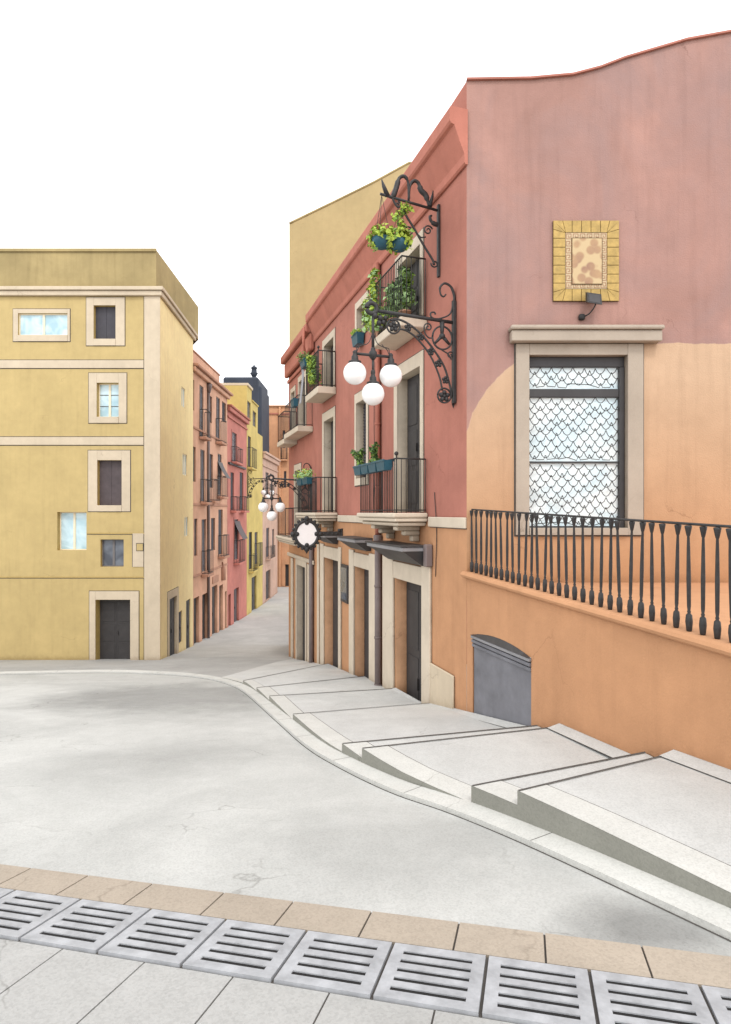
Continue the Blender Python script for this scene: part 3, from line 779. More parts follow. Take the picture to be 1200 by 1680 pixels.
mb = MB(); Yp = SY(340.5); mb.tube([(XL+.07,Yp,7.4), (XL+.07,Yp,-7.6)], .075, M['pipe'], 8); mb.lathe((XL+.1,Yp,6.9), [(.08,0), (.16,.35), (.18,.5)], M['pipe'], 10); mb.build('drainpipe', r)
mb = MB(); mb.box(FS, (SY(348.5), SY(358)), (.002,.05), (sz(353,956), sz(353,945)), M['salmon_dark'], .01); mb.build('sign_board', r)
mb = MB(); Y = SY(364.5); mb.tube([(XL+.02,Y,sz(364,952)), (XL+.02,Y,sz(364,935)), (XL+.02,Y,sz(364,922))], [.22,.22,.03], M['salmon_dark'], 8); mb.build('niche', r)
# canvas blind over a balcony of the middle row
def blind(r, px0, px1, py0, py1, out, m):
    Y0, Y1 = SY(px0), SY(px1); mid = (px0+px1)/2; za, zb = sz(mid,py0), sz(mid,py1); mb = MB()
    n = 5
    for k in range(n):
        t0, t1 = k/n, (k+1)/n; f_ = lambda t: (out*t**1.3, za+(zb-za)*t)
        (x0,z0),(x1,z1) = f_(t0), f_(t1)
        mb.poly([(XL+x0+.03,Y0,z0), (XL+x0+.03,Y1,z0), (XL+x1+.03,Y1,z1), (XL+x1+.03,Y0,z1)], m, True)
        mb.poly([(XL+x0+.015,Y0,z0), (XL+x0+.015,Y1,z0), (XL+x1+.015,Y1,z1), (XL+x1+.015,Y0,z1)], m, True)
    mb.build('blind', r)
blind(r, 357, 364.5, 758, 785, .55, M['darkmetal'])

# brick-red house
G0, G1 = H1+.02, SY(405)
r, f = house('row_house', 'narrow brick red house with tiered cornice between brown and yellow houses', G0, G1, 7.0, None)
for a in ((380.5,388,710,758), (384,390.5,852,918)): f.win(*a, style='dull', sides=4, depth=.1, fw=(.12,.12,0,.15), fm=M['red'])
for a in ((378.5,384,775,836), (393.5,399.5,775,836)): f.win(*a, style='shutter', mat=M['shutter'])
f.win(384,392,965,1026, style='door', name='door', mat=M['shutter_brown'], depth=.2); f.win(375,379,975,1034, style='door', name='door', depth=.2)
shell(r, f, G0, G1, 7.0, M['red'])
for a in ((379,390,735,759), (378,385,815,838), (392.5,400.5,815,838), (383.5,394,886,922)): f.bal(*a, slabm=M['red'])
mb = MB(); mb.box(FS, (G0,G1), (-.4,.32), (7.0,7.14), M['cornice'], .03); mb.box(FS, (G0,G1), (.002,.22), (6.72,6.997), M['red'], .03); mb.box(FS, (G0,G1), (.002,.1), (6.3,6.42), M['red'], .02); mb.build('cornice', r)
mb = MB(); mb.box(FS, (SY(374),SY(401)), (.002,.14), (sz(388,766), sz(388,763)), M['iron']); mb.build('awning_bar', r)
blind(r, 384.5, 393, 855, 884, .6, M['shutter_brown'])

# bright yellow house, stepped top
Y0, Y1, Y2, Y3 = G1+.02, SY(413), SY(423), SY(431)
r, f = house('row_house', 'tall bright yellow house with stepped roofline, far down the street', Y0, Y3, 9.8, None)
for a in ((406,411.5,659,690), (415,420.5,675,700)): f.win(*a, style='dull', sides=2)
for a in ((407,412,716,766), (408.5,413.5,873,934), (418,423,873,926)): f.win(*a, style='shutter', mat=M['shutter'])
f.win(413,421,946,1005, style='door', name='door', depth=.2)
mb = MB(); zb = -9.2
f.sheet(mb, Y0, Y1, zb, 9.75, M['bright']); f.sheet(mb, Y1, Y2, zb, 8.9, M['bright']); f.sheet(mb, Y2, Y3, zb, 6.7, M['bright'])
bx_ = XL-8
mb.poly([(XL,Y0,zb), (bx_,Y0,zb), (bx_,Y0,9.75), (XL,Y0,9.75)], M['bright']); mb.poly([(XL,Y3,zb), (bx_,Y3,zb), (bx_,Y3,6.7), (XL,Y3,6.7)], M['bright'])
for Y, za, zc in ((Y1,8.9,9.75), (Y2,6.7,8.9)): mb.poly([(XL,Y,za), (bx_,Y,za), (bx_,Y,zc), (XL,Y,zc)], M['bright'])
for a, b, z in ((Y0,Y1,9.75), (Y1,Y2,8.9), (Y2,Y3,6.7)): mb.poly([(XL,a,z), (XL,b,z), (bx_,b,z), (bx_,a,z)], M['bright'])
mb.build('wall', r)
for a in ((405.5,414,736,768), (408,415,910,936), (417.5,424,891,928)): f.bal(*a, slabm=M['bright'])
mb = MB(); mb.box(FS, (Y0-.0,Y1), (-8,.12), (9.753,9.95), M['cream'], .02); mb.box(FS, (Y1+.01,Y2), (-8,.1), (8.903,9.02), M['bright'], .02); mb.build('cornice', r)

# dusty pink low house
Z0, Z1 = Y3+.02, SY(455.5)
r, f = house('row_house', 'low dusty pink house with moulded cornice at the far end of the left row', Z0, Z1, 5.3, None)
f.win(436,441,775,812, style='dull', sides=3); f.win(437,442,866,914, style='shutter'); f.win(447,450,868,910, style='shutter')
f.win(436,443.5,936,984, style='door', name='door', depth=.2, fw=(.3,.3,0,.4), fm=M['dusty'])
shell(r, f, Z0, Z1, 5.2, M['dusty'])
for a in ((434.5,442.5,795,813), (436,444,896,915)): f.bal(*a, slabm=M['dusty'], depth=.5)
mb = MB(); mb.box(FS, (Z0,Z1), (-.4,.35), (5.2,5.4), M['dusty'], .03); mb.box(FS, (Z0,Z1), (.002,.22), (4.8,5.197), M['dusty'], .03); mb.box(FS, (Z0,Z1), (.002,.1), (4.1,4.25), M['dusty'], .02); mb.build('cornice', r)

# orange building closing the street
YE = 69.0; FE = Fr((0,YE), (1,0), (0,-1)); ke = YE/1000
r = thing('end_house', 'tall orange building closing the far end of the street', 'house', (-9,YE,-8.5))
f = Facade(FE, r); EU = lambda px: (px-600)*ke; EZ = lambda py: (840-py)*ke
f.opening(EU(464), EU(468), EZ(735), EZ(706), 'shutter', depth=.2); f.opening(EU(466), EU(470), EZ(800), EZ(773), 'shutter', depth=.2)
f.opening(EU(468), EU(477), EZ(962), EZ(926), 'door', depth=.4, fw=(.35,.35,0,.45), fm=M['endorange'], name='door', joint=False)
mb = MB(); f.sheet(mb, EU(395), EU(545), -9.2, EZ(667), M['endorange'])
for px in (395, 545): mb.poly([(EU(px),YE,-9.2), (EU(px),YE+9,-9.2), (EU(px),YE+9,EZ(667)), (EU(px),YE,EZ(667))], M['endorange'])
mb.poly([(EU(395),YE,EZ(667)), (EU(545),YE,EZ(667)), (EU(545),YE+9,EZ(667)), (EU(395),YE+9,EZ(667))], M['endorange']); mb.build('wall', r)
mb = MB(); mb.box(FE, (EU(395),EU(545)), (.002,.12), (EZ(680),EZ(678)), M['cornice']); mb.box(FE, (EU(395),EU(545)), (-.3,.2), (EZ(667),EZ(665)), M['endorange'], .03); mb.build('cornice', r)
mb = MB(); mb.box(FE, (EU(458),EU(461)), (.002,.25), (-9,EZ(668)), M['endorange'], .02); mb.build('pilaster', r)
f.balcony(EU(461.5), EU(472), EZ(754), .6, h=1.7, br=.02, gap=.16, slabm=M['endorange'])
mb = MB(); mb.box(FE, (EU(425),EU(436)), (.002,.5), (EZ(760),EZ(703)), M['endorange'], .02); mb.build('chimney_breast', r)

# dark tower behind the yellow house
t = thing('tower', 'dark slate tower with a finial rising behind the bright yellow house', 'tower', (-12.2,62,-8.5))
Yt = 60; kt = Yt/1000; mb = MB()
TX = lambda px: (px-600)*kt; TZ = lambda py: (840-py)*kt
mb.box(WORLD, (TX(366),TX(424)), (Yt,Yt+6), (-8.6,TZ(618)), M['navy'], .15); mb.box(WORLD, (TX(424)-.3,TX(428)), (Yt+.3,Yt+5.5), (-8.6,TZ(630)), M['navy'], .25)
mb.build('wall', t)
mb = MB(); c = (TX(411),Yt+2.0,TZ(618)-.05); mb.lathe(c, [(.12,0), (.12,.35), (.28,.6), (.42,.85), (.30,.9), (.26,1.3), (.34,1.34), (.30,1.45), (.08,1.6), (.05,1.75)], M['navy'], 10); mb.build('finial', t)
for px in (380, 396):
    mb = MB(); mb.box(WORLD, (TX(px),TX(px)+.5), (Yt-.03,Yt+.1), (4,5.4), M['black']); mb.build('louvre', t)

# ------------------------------------------------------------------ RIGHT: tall tan building behind
t = thing('tan_building', 'plain tan building with sloping roofline rising behind the rose facade', 'building', (0,29,-6.6))
kt = .029; X = lambda px: (px-600)*kt; Zt = lambda py: (840-py)*kt
top = [(475,367), (485,362), (545,333), (612,300), (672,267), (690,270), (760,300)]
mb = MB()
for (a, za), (b, zb) in zip(top, top[1:]):
    mb.poly([(X(a),29,-7.5), (X(b),29,-7.5), (X(b),29,Zt(zb)), (X(a),29,Zt(za))], M['tan'])
    mb.poly([(X(a),29,Zt(za)), (X(b),29,Zt(zb)), (X(b),33,Zt(zb)), (X(a),33,Zt(za))], M['tan'])
mb.poly([(X(475),29,-8.5), (X(475),33,-8.5), (X(475),33,Zt(367)), (X(475),29,Zt(367))], M['tan'])
mb.build('wall', t)
mb = MB(); mb.tube([(X(a),29.0,Zt(za)+.02) for a, za in top], .05, M['yellow_attic'], 6); mb.build('coping', t)

# ------------------------------------------------------------------ RIGHT: rose corner building
CB = wall_pt(11.0); CB.z = BBASE
rb = thing('corner_building', 'rose and orange corner building with iron balconies and netted window', 'building', (CB.x, CB.y, BBASE))
fa = Facade(FA, rb); tr = M['trim']; U = uY
# first-floor and second-floor openings
fa.opening(U(13.0), U(14.3), 0.0, 3.12, 'door', depth=.28, fw=(.16,.22,0,.30), fm=tr, name='balcony_door', rm=tr, label='tall charcoal shutters behind the nearest lower balcony')
fa.opening(U(16.55), U(17.45), .95, 3.1, 'shutter', depth=.25, fw=(.15,.15,.2,.28), fm=tr, rm=tr, label='tall narrow window right of the lamp globes')
fa.opening(U(19.85), U(21.1), 0.0, 3.12, 'door', depth=.28, fw=(.16,.22,0,.30), fm=tr, name='balcony_door', rm=tr, label='charcoal shutters behind the farther lower balcony')
fa.opening(U(13.0), U(14.25), 4.03, 5.72, 'door', depth=.28, fw=(.16,.2,0,.26), fm=tr, name='balcony_door', rm=tr, label='balcony door with greenery below the cornice')
fa.opening(U(16.55), U(17.4), 5.08, 5.78, 'shutter', depth=.25, fw=(.15,.15,.16,.2), fm=tr, rm=tr, label='small square window under the cornice')
fa.opening(U(19.85), U(21.1), 4.03, 5.72, 'door', depth=.28, fw=(.16,.2,0,.24), fm=tr, name='balcony_door', rm=tr, label='farther upper balcony door')
# ground floor doors
og = M['orange_lifted']
for (a, b, lb) in ((12.88, 14.45, 'nearest charcoal shop door under the large metal hood'), (16.27, 17.6, 'middle charcoal shop door'), (19.24, 21.0, 'farthest charcoal shop door')):
    fa.opening(U(a), U(b), -6.0, -1.55, 'door', depth=.32, name='shop_door', rm=og, label=lb)
A_END = U(22.45)
mb = MB(); fa.sheet(mb, U(11.0), A_END, -.20, 7.26, M['pink']); o = mb.build('upper_wall', rb)
mb = MB(); fa.sheet(mb, U(11.0), A_END, -6.6, -.20, M['orange']); o = mb.build('lower_wall', rb)
# gable wall towards the plaza (frontal)
BYY = 11.0; FB = Fr((CB.x, BYY), (1,0), (0,-1)); kb_ = .011
def BU(px): return (px-766)*kb_
def BZ(py): return (840-py)*kb_
fb = Facade(FB, rb)
wb = fb.opening(BU(868), BU(1029), BZ(866), BZ(583), 'door', depth=.20, fw=(.24,.28,.13,.20), fm=M['stone'], name='netted_window', proud=.05, rm=M['stone'], mat=M['darkmetal'], label='big white window covered with scallop netting')
bpy.data.objects.remove(wb.children[0])
mb = MB(); fb.sheet(mb, 0, 6.2, -1.6, 6.0, M['pinkB'])
tops = [(0,7.78), (BU(870),7.80), (BU(940),7.87), (BU(985),8.0), (BU(1025),8.17), (BU(1127),8.5), (6.2,8.9)]
for (a, za), (b, zb) in zip(tops, tops[1:]): mb.poly([FB.p(a,0,6.0), FB.p(b,0,6.0), FB.p(b,0,zb), FB.p(a,0,za)], M['pinkB'])
mb.build('gable_wall', rb)
mb = MB()
for (a, za), (b, zb) in zip(tops, tops[1:]):
    p, q = FB.p(a,0,za), FB.p(b,0,zb)
    mb.poly([FB.p(a,.05,za), FB.p(b,.05,zb), FB.p(b,.05,zb+.035), FB.p(a,.05,za+.035)], M['pink'])
    mb.poly([FB.p(a,.05,za+.035), FB.p(b,.05,zb+.035), FB.p(b,-6,zb+.035), FB.p(a,-6,za+.035)], M['pink'])
    mb.poly([FB.p(a,.05,za), FB.p(b,.05,zb), FB.p(b,-.02,zb), FB.p(a,-.02,za)], M['pink'])
# hip falling from the gable top to the street cornice
g0 = FB.p(0,0,7.78); g1 = FA.p(U(12.0),0,7.262)
mb.poly([FA.p(U(11.0),0,7.262), FA.p(U(13.0),0,7.262), g0], M['pink'])
mb.poly([FA.p(U(13.0),0,7.262), FA.p(A_END,0,7.262), FA.p(A_END,-7,7.4), FA.p(U(13.0),-7,7.9), g0], M['cornice'])
mb.poly([FA.p(A_END,0,-7), FA.p(A_END,-7,-7), FA.p(A_END,-7,7.4), FA.p(A_END,0,7.35)], M['pink'])
mb.build('roof', rb)
# cornice along the street
mb = MB(); u0, u1 = U(11.0)-.05, A_END
cp = [(.002,7.24), (.34,7.24), (.36,7.20), (.36,6.98), (.33,6.94), (.27,6.92), (.24,6.84), (.17,6.66), (.10,6.50), (.07,6.43), (.07,6.28), (.04,6.25), (.002,6.25)]
for (n0,z0), (n1,z1) in zip(cp, cp[1:]): mb.poly([FA.p(u0,n0,z0), FA.p(u1,n0,z0), FA.p(u1,n1,z1), FA.p(u0,n1,z1)], M['cornice'])
for u_ in (u0,u1): mb.poly([FA.p(u_,a_,b_) for a_, b_ in cp], M['cornice'])
mb.build('cornice', rb)
for (a, b) in ((10.99, 12.55), (15.2, 19.3)):
    mb = MB(); mb.box(FA, (U(a),U(b)), (.002,.05), (-.30,-.10), tr, .012); mb.box(FA, (U(a),U(b)), (.002,.01), (-.315,-.30), M['joint']); mb.build('string_course', rb)
# pilasters, lintels and plinth on the ground floor
for (a, b, z0, z1, lb) in ((14.5,15.2,-5,-1.05,None), (12.45,12.86,-4.4,-1.05,None), (15.62,16.24,-5.2,-1.1,None), (17.62,18.05,-5.6,-1.1,None), (18.95,19.2,-6,-1.1,None), (21.05,21.5,-6.2,-1.1,None), (21.7,21.95,-6.4,-1.1,None)):
    mb = MB(); mb.box(FA, (U(a),U(b)), (.002,.06), (z0,z1), tr, .012); mb.build('pilaster', rb)
for (a, b) in ((12.86,14.5), (16.25,17.62), (19.2,21.05)):
    mb = MB(); mb.box(FA, (U(a)+.004,U(b)-.004), (-.28,.05), (-1.56,-1.16), tr, .012); mb.build('lintel', rb)
mb = MB(); mb.box(FA, (U(11.45),U(12.84)), (.002,.045), (-4.6,-3.08), M['cream'], .015); mb.build('plinth', rb)
# metal hoods over the shop doors
for (a, b, s_) in ((12.55,14.75,1), (16.1,17.75,.8), (19.3,20.9,.75)):
    mb = MB(); ua, ub = U(a), U(b); zt_ = -.72; h = .40*s_; dp = .62*s_
    p = FA.p
    mb.box(FA, (ua,ub), (.002,dp), (zt_-.09,zt_), M['greymetal'], .012); mb.box(FA, (ua-.03,ub+.03), (.002,dp+.04), (zt_+.002,zt_+.03), M['darkmetal'], .008)
    T = [p(ua+.02,.003,zt_-.092), p(ub-.02,.003,zt_-.092), p(ub-.02,dp-.04,zt_-.092), p(ua+.02,dp-.04,zt_-.092)]
    B_ = [p(ua+.12,.003,zt_-h), p(ub-.12,.003,zt_-h), p(ub-.12,.12,zt_-h), p(ua+.12,.12,zt_-h)]
    for k in range(4): mb.poly([T[k], T[(k+1)%4], B_[(k+1)%4], B_[k]], M['darkmetal'])
    mb.poly(B_, M['darkmetal']); mb.build('hood', rb)
mb = MB(); mb.box(FA, (U(12.40),U(12.54)), (.002,.16), (-1.12,-.66), M['pipe'], .02); mb.build('junction_box', rb)
mb = MB(); mb.box(FA, (U(18.2),U(18.9)), (.002,.06), (-2.75,-1.6), M['darkmetal'], .01); mb.box(FA, (U(18.27),U(18.83)), (.06,.066), (-2.66,-1.69), M['dull_glass']); mb.build('display_case', rb)
mb = MB(); mb.tube([FA.p(U(15.42),.09,-.65), FA.p(U(15.42),.09,-4.9)], .09, M['pipe'], 10); mb.lathe(FA.p(U(15.42),.09,-.80), [(.1,0), (.12,.04), (.12,.2), (.1,.22)], M['pipe'], 10)
for z in (-1.9,-3.2,-4.4): mb.lathe(FA.p(U(15.42),.09,z), [(.10,0), (.10,.06)], M['pipe'], 10)
mb.build('drainpipe', rb)
mb = MB(); mb.tube([FA.p(U(15.47),.08,6.3), FA.p(U(15.47),.08,-.6)], .07, M['cornice'], 10)
for z in (.6,2.2,4.4,5.6): mb.lathe(FA.p(U(15.47),.08,z), [(.082,0), (.082,.06)], M['cornice'], 10)
mb.build('drainpipe', rb)
mb = MB()
for off_, r_ in ((15.75,.009), (15.85,.007)): mb.tube(catmull([FA.p(U(off_),.02,3.9), FA.p(U(off_+.08),.02,2.4), FA.p(U(off_+.02),.02,1.2), FA.p(U(off_+.12),.02,-.1)],6), r_, M['iron'], 5)
mb.tube(catmull([FA.p(U(12.3),.02,.4), FA.p(U(12.2),.02,-.4), FA.p(U(12.25),.02,-1.3)],5), .008, M['iron'], 5)
mb.build('cable', rb)
# balconies
fa.balcony(U(12.66), U(15.05), -.02, .72, h=1.12, moulded=True, brackets=2, gap=.105, knobs=True, label='lower near balcony on stone brackets with teal boxes')
fa.balcony(U(19.43), U(22.3), -.02, .72, h=1.12, moulded=True, brackets=2, gap=.12, br=.011, label='lower far balcony on stone brackets')
fa.balcony(U(12.66), U(14.45), 4.02, .60, h=1.25, thick=.20, gap=.10, label='upper near balcony full of plants')
fa.balcony(U(19.6), U(21.35), 4.02, .62, h=1.15, thick=.22, gap=.12, br=.011, knobs=True, label='upper far balcony with hanging vine')
# big window: glass, bars, net and hood
W0, W1, Wb, Wt = BU(868), BU(1029), BZ(866), BZ(583)
mb = MB(); mb.box(FB, (W0+.001,W1-.001), (-.199,-.17), (Wb+.001,Wt-.001), M['white_glass']); mb.build('pane', wb)
mb = MB(); dm = M['darkmetal']
mb.box(FB, (W0+.002,W1-.002), (-.168,-.10), (BZ(600),Wt-.002), dm, .01); mb.box(FB, (W0+.002,W1-.10), (-.168,-.10), (BZ(650),BZ(636)), dm, .01)
mb.box(FB, (W1-.10,W1-.002), (-.168,-.08), (Wb+.002,BZ(600)-.003), dm, .01); mb.box(FB, (W0+.002,W1-.10), (-.168,-.115), (BZ(759),BZ(756)), dm)
mb.box(FB, (W0+.002,W0+.03), (-.168,-.11), (Wb+.002,BZ(600)-.003), dm); mb.box(FB, (W0+.03,W1-.10), (-.168,-.11), (Wb+.002,Wb+.03), dm)
mb.build('casement', wb)
rng = random.Random(3)
def net(z0, z1):
    mb = MB()
    pw = .20; ph = .125; row = 0; z = z1
    while z > z0+.02:
        x = W0+.03 - (pw/2 if row % 2 else 0)
        jz = [rng.uniform(-.034,.034) for _ in range(60)]; k = 0
        while x < W1-.10:
            a = Vector((x,0,z+jz[k])); b = Vector((x+pw,0,z+jz[k+1])); pts = []
            for i in range(7):
                t_ = i/6; xx = a.x+(b.x-a.x)*t_ + rng.uniform(-.004,.004); zz = a.z+(b.z-a.z)*t_ - (ph*1.0)*(4*t_*(1-t_))**.8
                if W0+.02 < xx < W1-.10 and z0 < zz: zz = min(zz, z1-.003); pts.append(FB.p(xx,-.085+.01*math.sin(xx*9+row),zz))
            if len(pts) > 1: mb.tube(pts, .0072, M['iron'], 4)
            x += pw; k += 1
        z -= ph*.78; row += 1
    mb.build('net', wb)
net(BZ(635), BZ(600)); net(BZ(755), BZ(650)); net(Wb+.03, BZ(760))
mb = MB(); st = M['stone']
mb.box(FB, (BU(836),BU(1079)), (.002,.20), (BZ(564),BZ(546)), st, .015); mb.box(FB, (BU(834),BU(1081)), (.002,.25), (BZ(546)+.003,BZ(539)), st, .02)
mb.build('window_hood', rb)

# ------------------------------------------------------------------ rose house beyond (far end of the same wall line)
rh = thing('rose_house', 'rose house with low balconies adjoining the far end of the corner building', 'house', (wall_pt(25).x, 25, g(25)))
fh = Facade(FA, rh); h0, h1 = A_END+.02, U(27.4)
fh.opening(U(24.0), U(25.2), 3.22, 5.35, 'door', depth=.22, fw=(.14,.14,0,.22), fm=tr, name='balcony_door', rm=tr)
fh.opening(U(26.0), U(26.8), 3.22, 5.2, 'door', depth=.22, fw=(.12,.12,0,.2), fm=tr, name='balcony_door', rm=tr)
fh.opening(U(24.9), U(26.0), -1.0, 1.75, 'door', depth=.22, fw=(.14,.14,0,.25), fm=tr, name='balcony_door', rm=tr)
fh.opening(U(24.0), U(25.6), -6.9, -2.2, 'door', depth=.28, fw=(.22,.22,0,.28), fm=tr, name='shop_door', rm=tr)
mb = MB(); fh.sheet(mb, h0, h1, -1.45, 6.9, M['pink']); mb.poly([FA.p(h1,0,-7.5), FA.p(h1,-6,-7.5), FA.p(h1,-6,6.9), FA.p(h1,0,6.9)], M['pink'])
mb.poly([FA.p(h0,0,6.9), FA.p(h1,0,6.9), FA.p(h1,-6,6.9), FA.p(h0,-6,6.9)], M['cornice']); mb.build('upper_wall', rh)
mb = MB(); fh.sheet(mb, h0, h1, -7.4, -1.45, M['orange']); mb.build('lower_wall', rh)
mb = MB(); mb.box(FA, (h0,h1+.1), (.002,.36), (6.62,6.95), M['cornice'], .04); mb.box(FA, (h0,h1+.05), (.002,.2), (6.0,6.617), M['cornice'], .05); mb.box(FA, (h0,h1), (.002,.08), (5.75,5.9), M['cornice'], .02); mb.build('cornice', rh)
fh.balcony(U(22.75), U(25.4), 3.2, .6, h=1.15, thick=.2, gap=.20, br=.010)
fh.balcony(U(25.55), U(27.0), 3.05, .6, h=1.15, thick=.2, gap=.20, br=.010)
fh.balcony(U(22.95), U(26.4), -1.0, .72, h=1.15, moulded=True, gap=.26, br=.010)
mb = MB(); mb.box(FA, (h0,h1), (.002,.08), (-1.95,-1.8), tr, .02); mb.build('string_course', rh)
mb = MB(); mb.tube([FA.p(h0+.2,.09,-1.1), FA.p(h0+.2,.09,-6.6)], .09, M['pipe'], 10); mb.build('drainpipe', rh)
mb = MB(); mb.tube(catmull([FA.p(h0+.1,.38,6.8), FA.p(h0+.05,.42,6.2), FA.p(h0+.4,.25,5.75), FA.p(h0+.35,.1,5.2)],6), .05, M['cornice'], 8); mb.build('drainpipe', rh)
for (a, b) in ((26.3,26.7), (23.2,23.5)):
    mb = MB(); mb.box(FA, (U(a),U(b)), (.002,.06), (-7.2,-2.0), tr, .012); mb.build('pilaster', rh)

# ------------------------------------------------------------------ retaining wall with terrace floor, coping and hatch
def ledz(Y): return -1.07 - (11.02-Y)*.037
rw = thing('retaining_wall', 'orange retaining wall with rounded ledge under the iron railing', 'wall', (4.0, 5, -3))
fr_ = Facade(FA, rw); Yn = .6
ha, hb = U(AY(872)), U(AY(776))
fr_.holes.append((ha, hb, -4.2, -2.16, .06, M['orange']))
mb = MB(); segs = [U(Yn+ (10.99-Yn)*i/8) for i in range(9)]
us = sorted(set(segs) | {ha, hb})
for a, b in zip(us, us[1:]):
    za, zb = ledz(a/AK)-.10, ledz(b/AK)-.10; m_ = (a+b)/2
    if ha-1e-6 <= a and b <= hb+1e-6:
        mb.poly([FA.p(a,0,-2.16), FA.p(b,0,-2.16), FA.p(b,0,zb), FA.p(a,0,za)], M['orange'])
    else: mb.poly([FA.p(a,0,-4.4), FA.p(b,0,-4.4), FA.p(b,0,zb), FA.p(a,0,za)], M['orange'])
for u_ in (ha, hb): mb.poly([FA.p(u_,0,-4.3), FA.p(u_,-.06,-4.3), FA.p(u_,-.06,-2.16), FA.p(u_,0,-2.16)], M['orange'])
mb.poly([FA.p(ha,0,-2.16), FA.p(hb,0,-2.16), FA.p(hb,-.06,-2.16), FA.p(ha,-.06,-2.16)], M['orange'])
mb.build('wall', rw)
# ledge (rounded)
mb = MB(); n = 24
prof = [(-.25,.0), (.04,.0), (.085,-.02), (.105,-.055), (.09,-.09), (.05,-.115), (.0,-.118)]
for i in range(n):
    Ya, Yb = Yn+(11.05-Yn)*i/n, Yn+(11.05-Yn)*(i+1)/n
    for (n0,z0), (n1,z1) in zip(prof, prof[1:]):
        mb.poly([FA.p(U(Ya),n0,ledz(Ya)+z0), FA.p(U(Yb),n0,ledz(Yb)+z0), FA.p(U(Yb),n1,ledz(Yb)+z1), FA.p(U(Ya),n1,ledz(Ya)+z1)], M['orange'], True)
mb.poly([FA.p(U(11.05),a_,ledz(11.05)+b_) for a_, b_ in prof], M['orange']); mb.build('ledge', rw)
mb = MB(); mb.poly([FA.p(U(Yn),-.2,-1.32), FA.p(U(11.0),-.2,-1.27), FB.p(6.2,0,-1.27), FB.p(6.2,9,-1.3)], M['orange']); mb.build('terrace_floor', rw)
mb = MB()
mb.box(FA, (ha+.004,hb-.004), (-.055,-.02), (-4.2,-2.19), M['hatch'], .008)
nn = 8
for k in range(3):
    z0 = -2.17-.075*k; mb.box(FA, (ha+.002,hb-.002), (-.018,.045-.012*k), (z0-.055,z0), M['greymetal'] if k == 0 else M['hatch'], .01)
# shallow curved hood
for i in range(10):
    a, b = ha+(hb-ha)*i/10, ha+(hb-ha)*(i+1)/10; f1 = .11*math.sin(math.pi*i/10)**.8; f2 = .11*math.sin(math.pi*(i+1)/10)**.8
    mb.poly([FA.p(a,.05,-2.168), FA.p(b,.05,-2.168), FA.p(b,.004,-2.168+f2), FA.p(a,.004,-2.168+f1)], M['darkmetal'], True)
o = mb.build('hatch', rw); o['label'] = 'grey steel hatch with shallow curved hood'

# iron railing on the ledge
rl = thing('iron_railing', 'black iron railing of turned balusters along the terrace ledge', 'railing', (wall_pt(8).x, 8, ledz(8)))
Yr0, Yr1 = 2.0, 10.9; RH = 1.12
mb = MB(); n = 24
mb.tube([FA.p(U(Yr0+(Yr1-Yr0)*i/n), -.05, ledz(Yr0+(Yr1-Yr0)*i/n)+RH) for i in range(n+1)], .016, M['iron'], 6); mb.build('rail', rl)
prof = [(.022,0), (.028,.01), (.036,.10), (.030,.17), (.014,.19), (.020,.205), (.014,.22), (.019,.26), (.022,.55), (.017,.86), (.013,.99), (.018,1.0), (.034,1.08), (.036,1.10), (.02,1.105)]
mb = MB(); mb.lathe((0,0,0), prof, M['iron'], 8); bal = mb.build('baluster', origin=(0,0,0)); bal.parent = rl; first = True
Y = Yr1; k = 0; rng = random.Random(5)
while Y > Yr0:
    p = FA.p(U(Y), -.05, ledz(Y)) - Vector(rl['_o'])
    if first: b_ = bal; first = False
    else: b_ = bal.copy(); C.objects.link(b_); b_.parent = rl
    b_.location = p; b_.rotation_euler = (rng.uniform(-.02,.02), rng.uniform(-.02,.02), rng.uniform(0,3))
    Y -= .163; k += 1
del bal['_o']

# ------------------------------------------------------------------ framed tile picture and spotlight on the gable wall
pc = thing('tile_picture', 'gold tile framed picture of round blotches high on the rose wall', 'picture', FB.p(BU(960),0,BZ(496)))
x0, x1, z0, z1 = BU(907), BU(1015), BZ(495), BZ(363); fwid = .22
mb = MB(); mb.box(FB, (x0,x1), (.002,.03), (z0,z1), M['grout'], .006)
def voussoirs(n, side):
    for i in range(n):
        t0, t1 = i/n, (i+1)/n
        if side in ('t','b'):
            a0, a1 = x0+(x1-x0)*t0, x0+(x1-x0)*t1; b0, b1 = [min(max(q_, x0+fwid), x1-fwid) for q_ in (a0, a1)]; e = .006; f = min(e, (b1-b0)/2)
            zo, zi = (z1-.006, z1-fwid+.006) if side == 't' else (z0+.006, z0+fwid-.006)
            q = [(a0+e,zo), (a1-e,zo), (b1-f,zi), (b0+f,zi)]
        else:
            a0, a1 = z0+(z1-z0)*t0, z0+(z1-z0)*t1; b0, b1 = [min(max(q_, z0+fwid), z1-fwid) for q_ in (a0, a1)]; e = .006; f = min(e, (b1-b0)/2)
            xo, xi = (x0+.006, x0+fwid-.006) if side == 'l' else (x1-.006, x1-fwid+.006)
            q = [(xo,a0+e), (xo,a1-e), (xi,b1-f), (xi,b0+f)]
        P1 = [FB.p(a,.044,b) for a, b in q]; P0 = [FB.p(a,.02,b) for a, b in q]
        mb.poly(P1, M['gold'])
        for k in range(4): mb.poly([P1[k], P1[(k+1)%4], P0[(k+1)%4], P0[k]], M['gold'])
voussoirs(7,'t'); voussoirs(7,'b'); voussoirs(9,'l'); voussoirs(9,'r'); mb.build('tile_frame', pc)
mb = MB(); bi0, bi1, bz0, bz1 = x0+fwid, x1-fwid, z0+fwid, z1-fwid; mb.box(FB, (bi0+.004,bi1-.004), (.031,.040), (bz0+.004,bz1-.004), M['beige'])
ix0, ix1, iz0, iz1 = BU(938), BU(986), BZ(467), BZ(393)
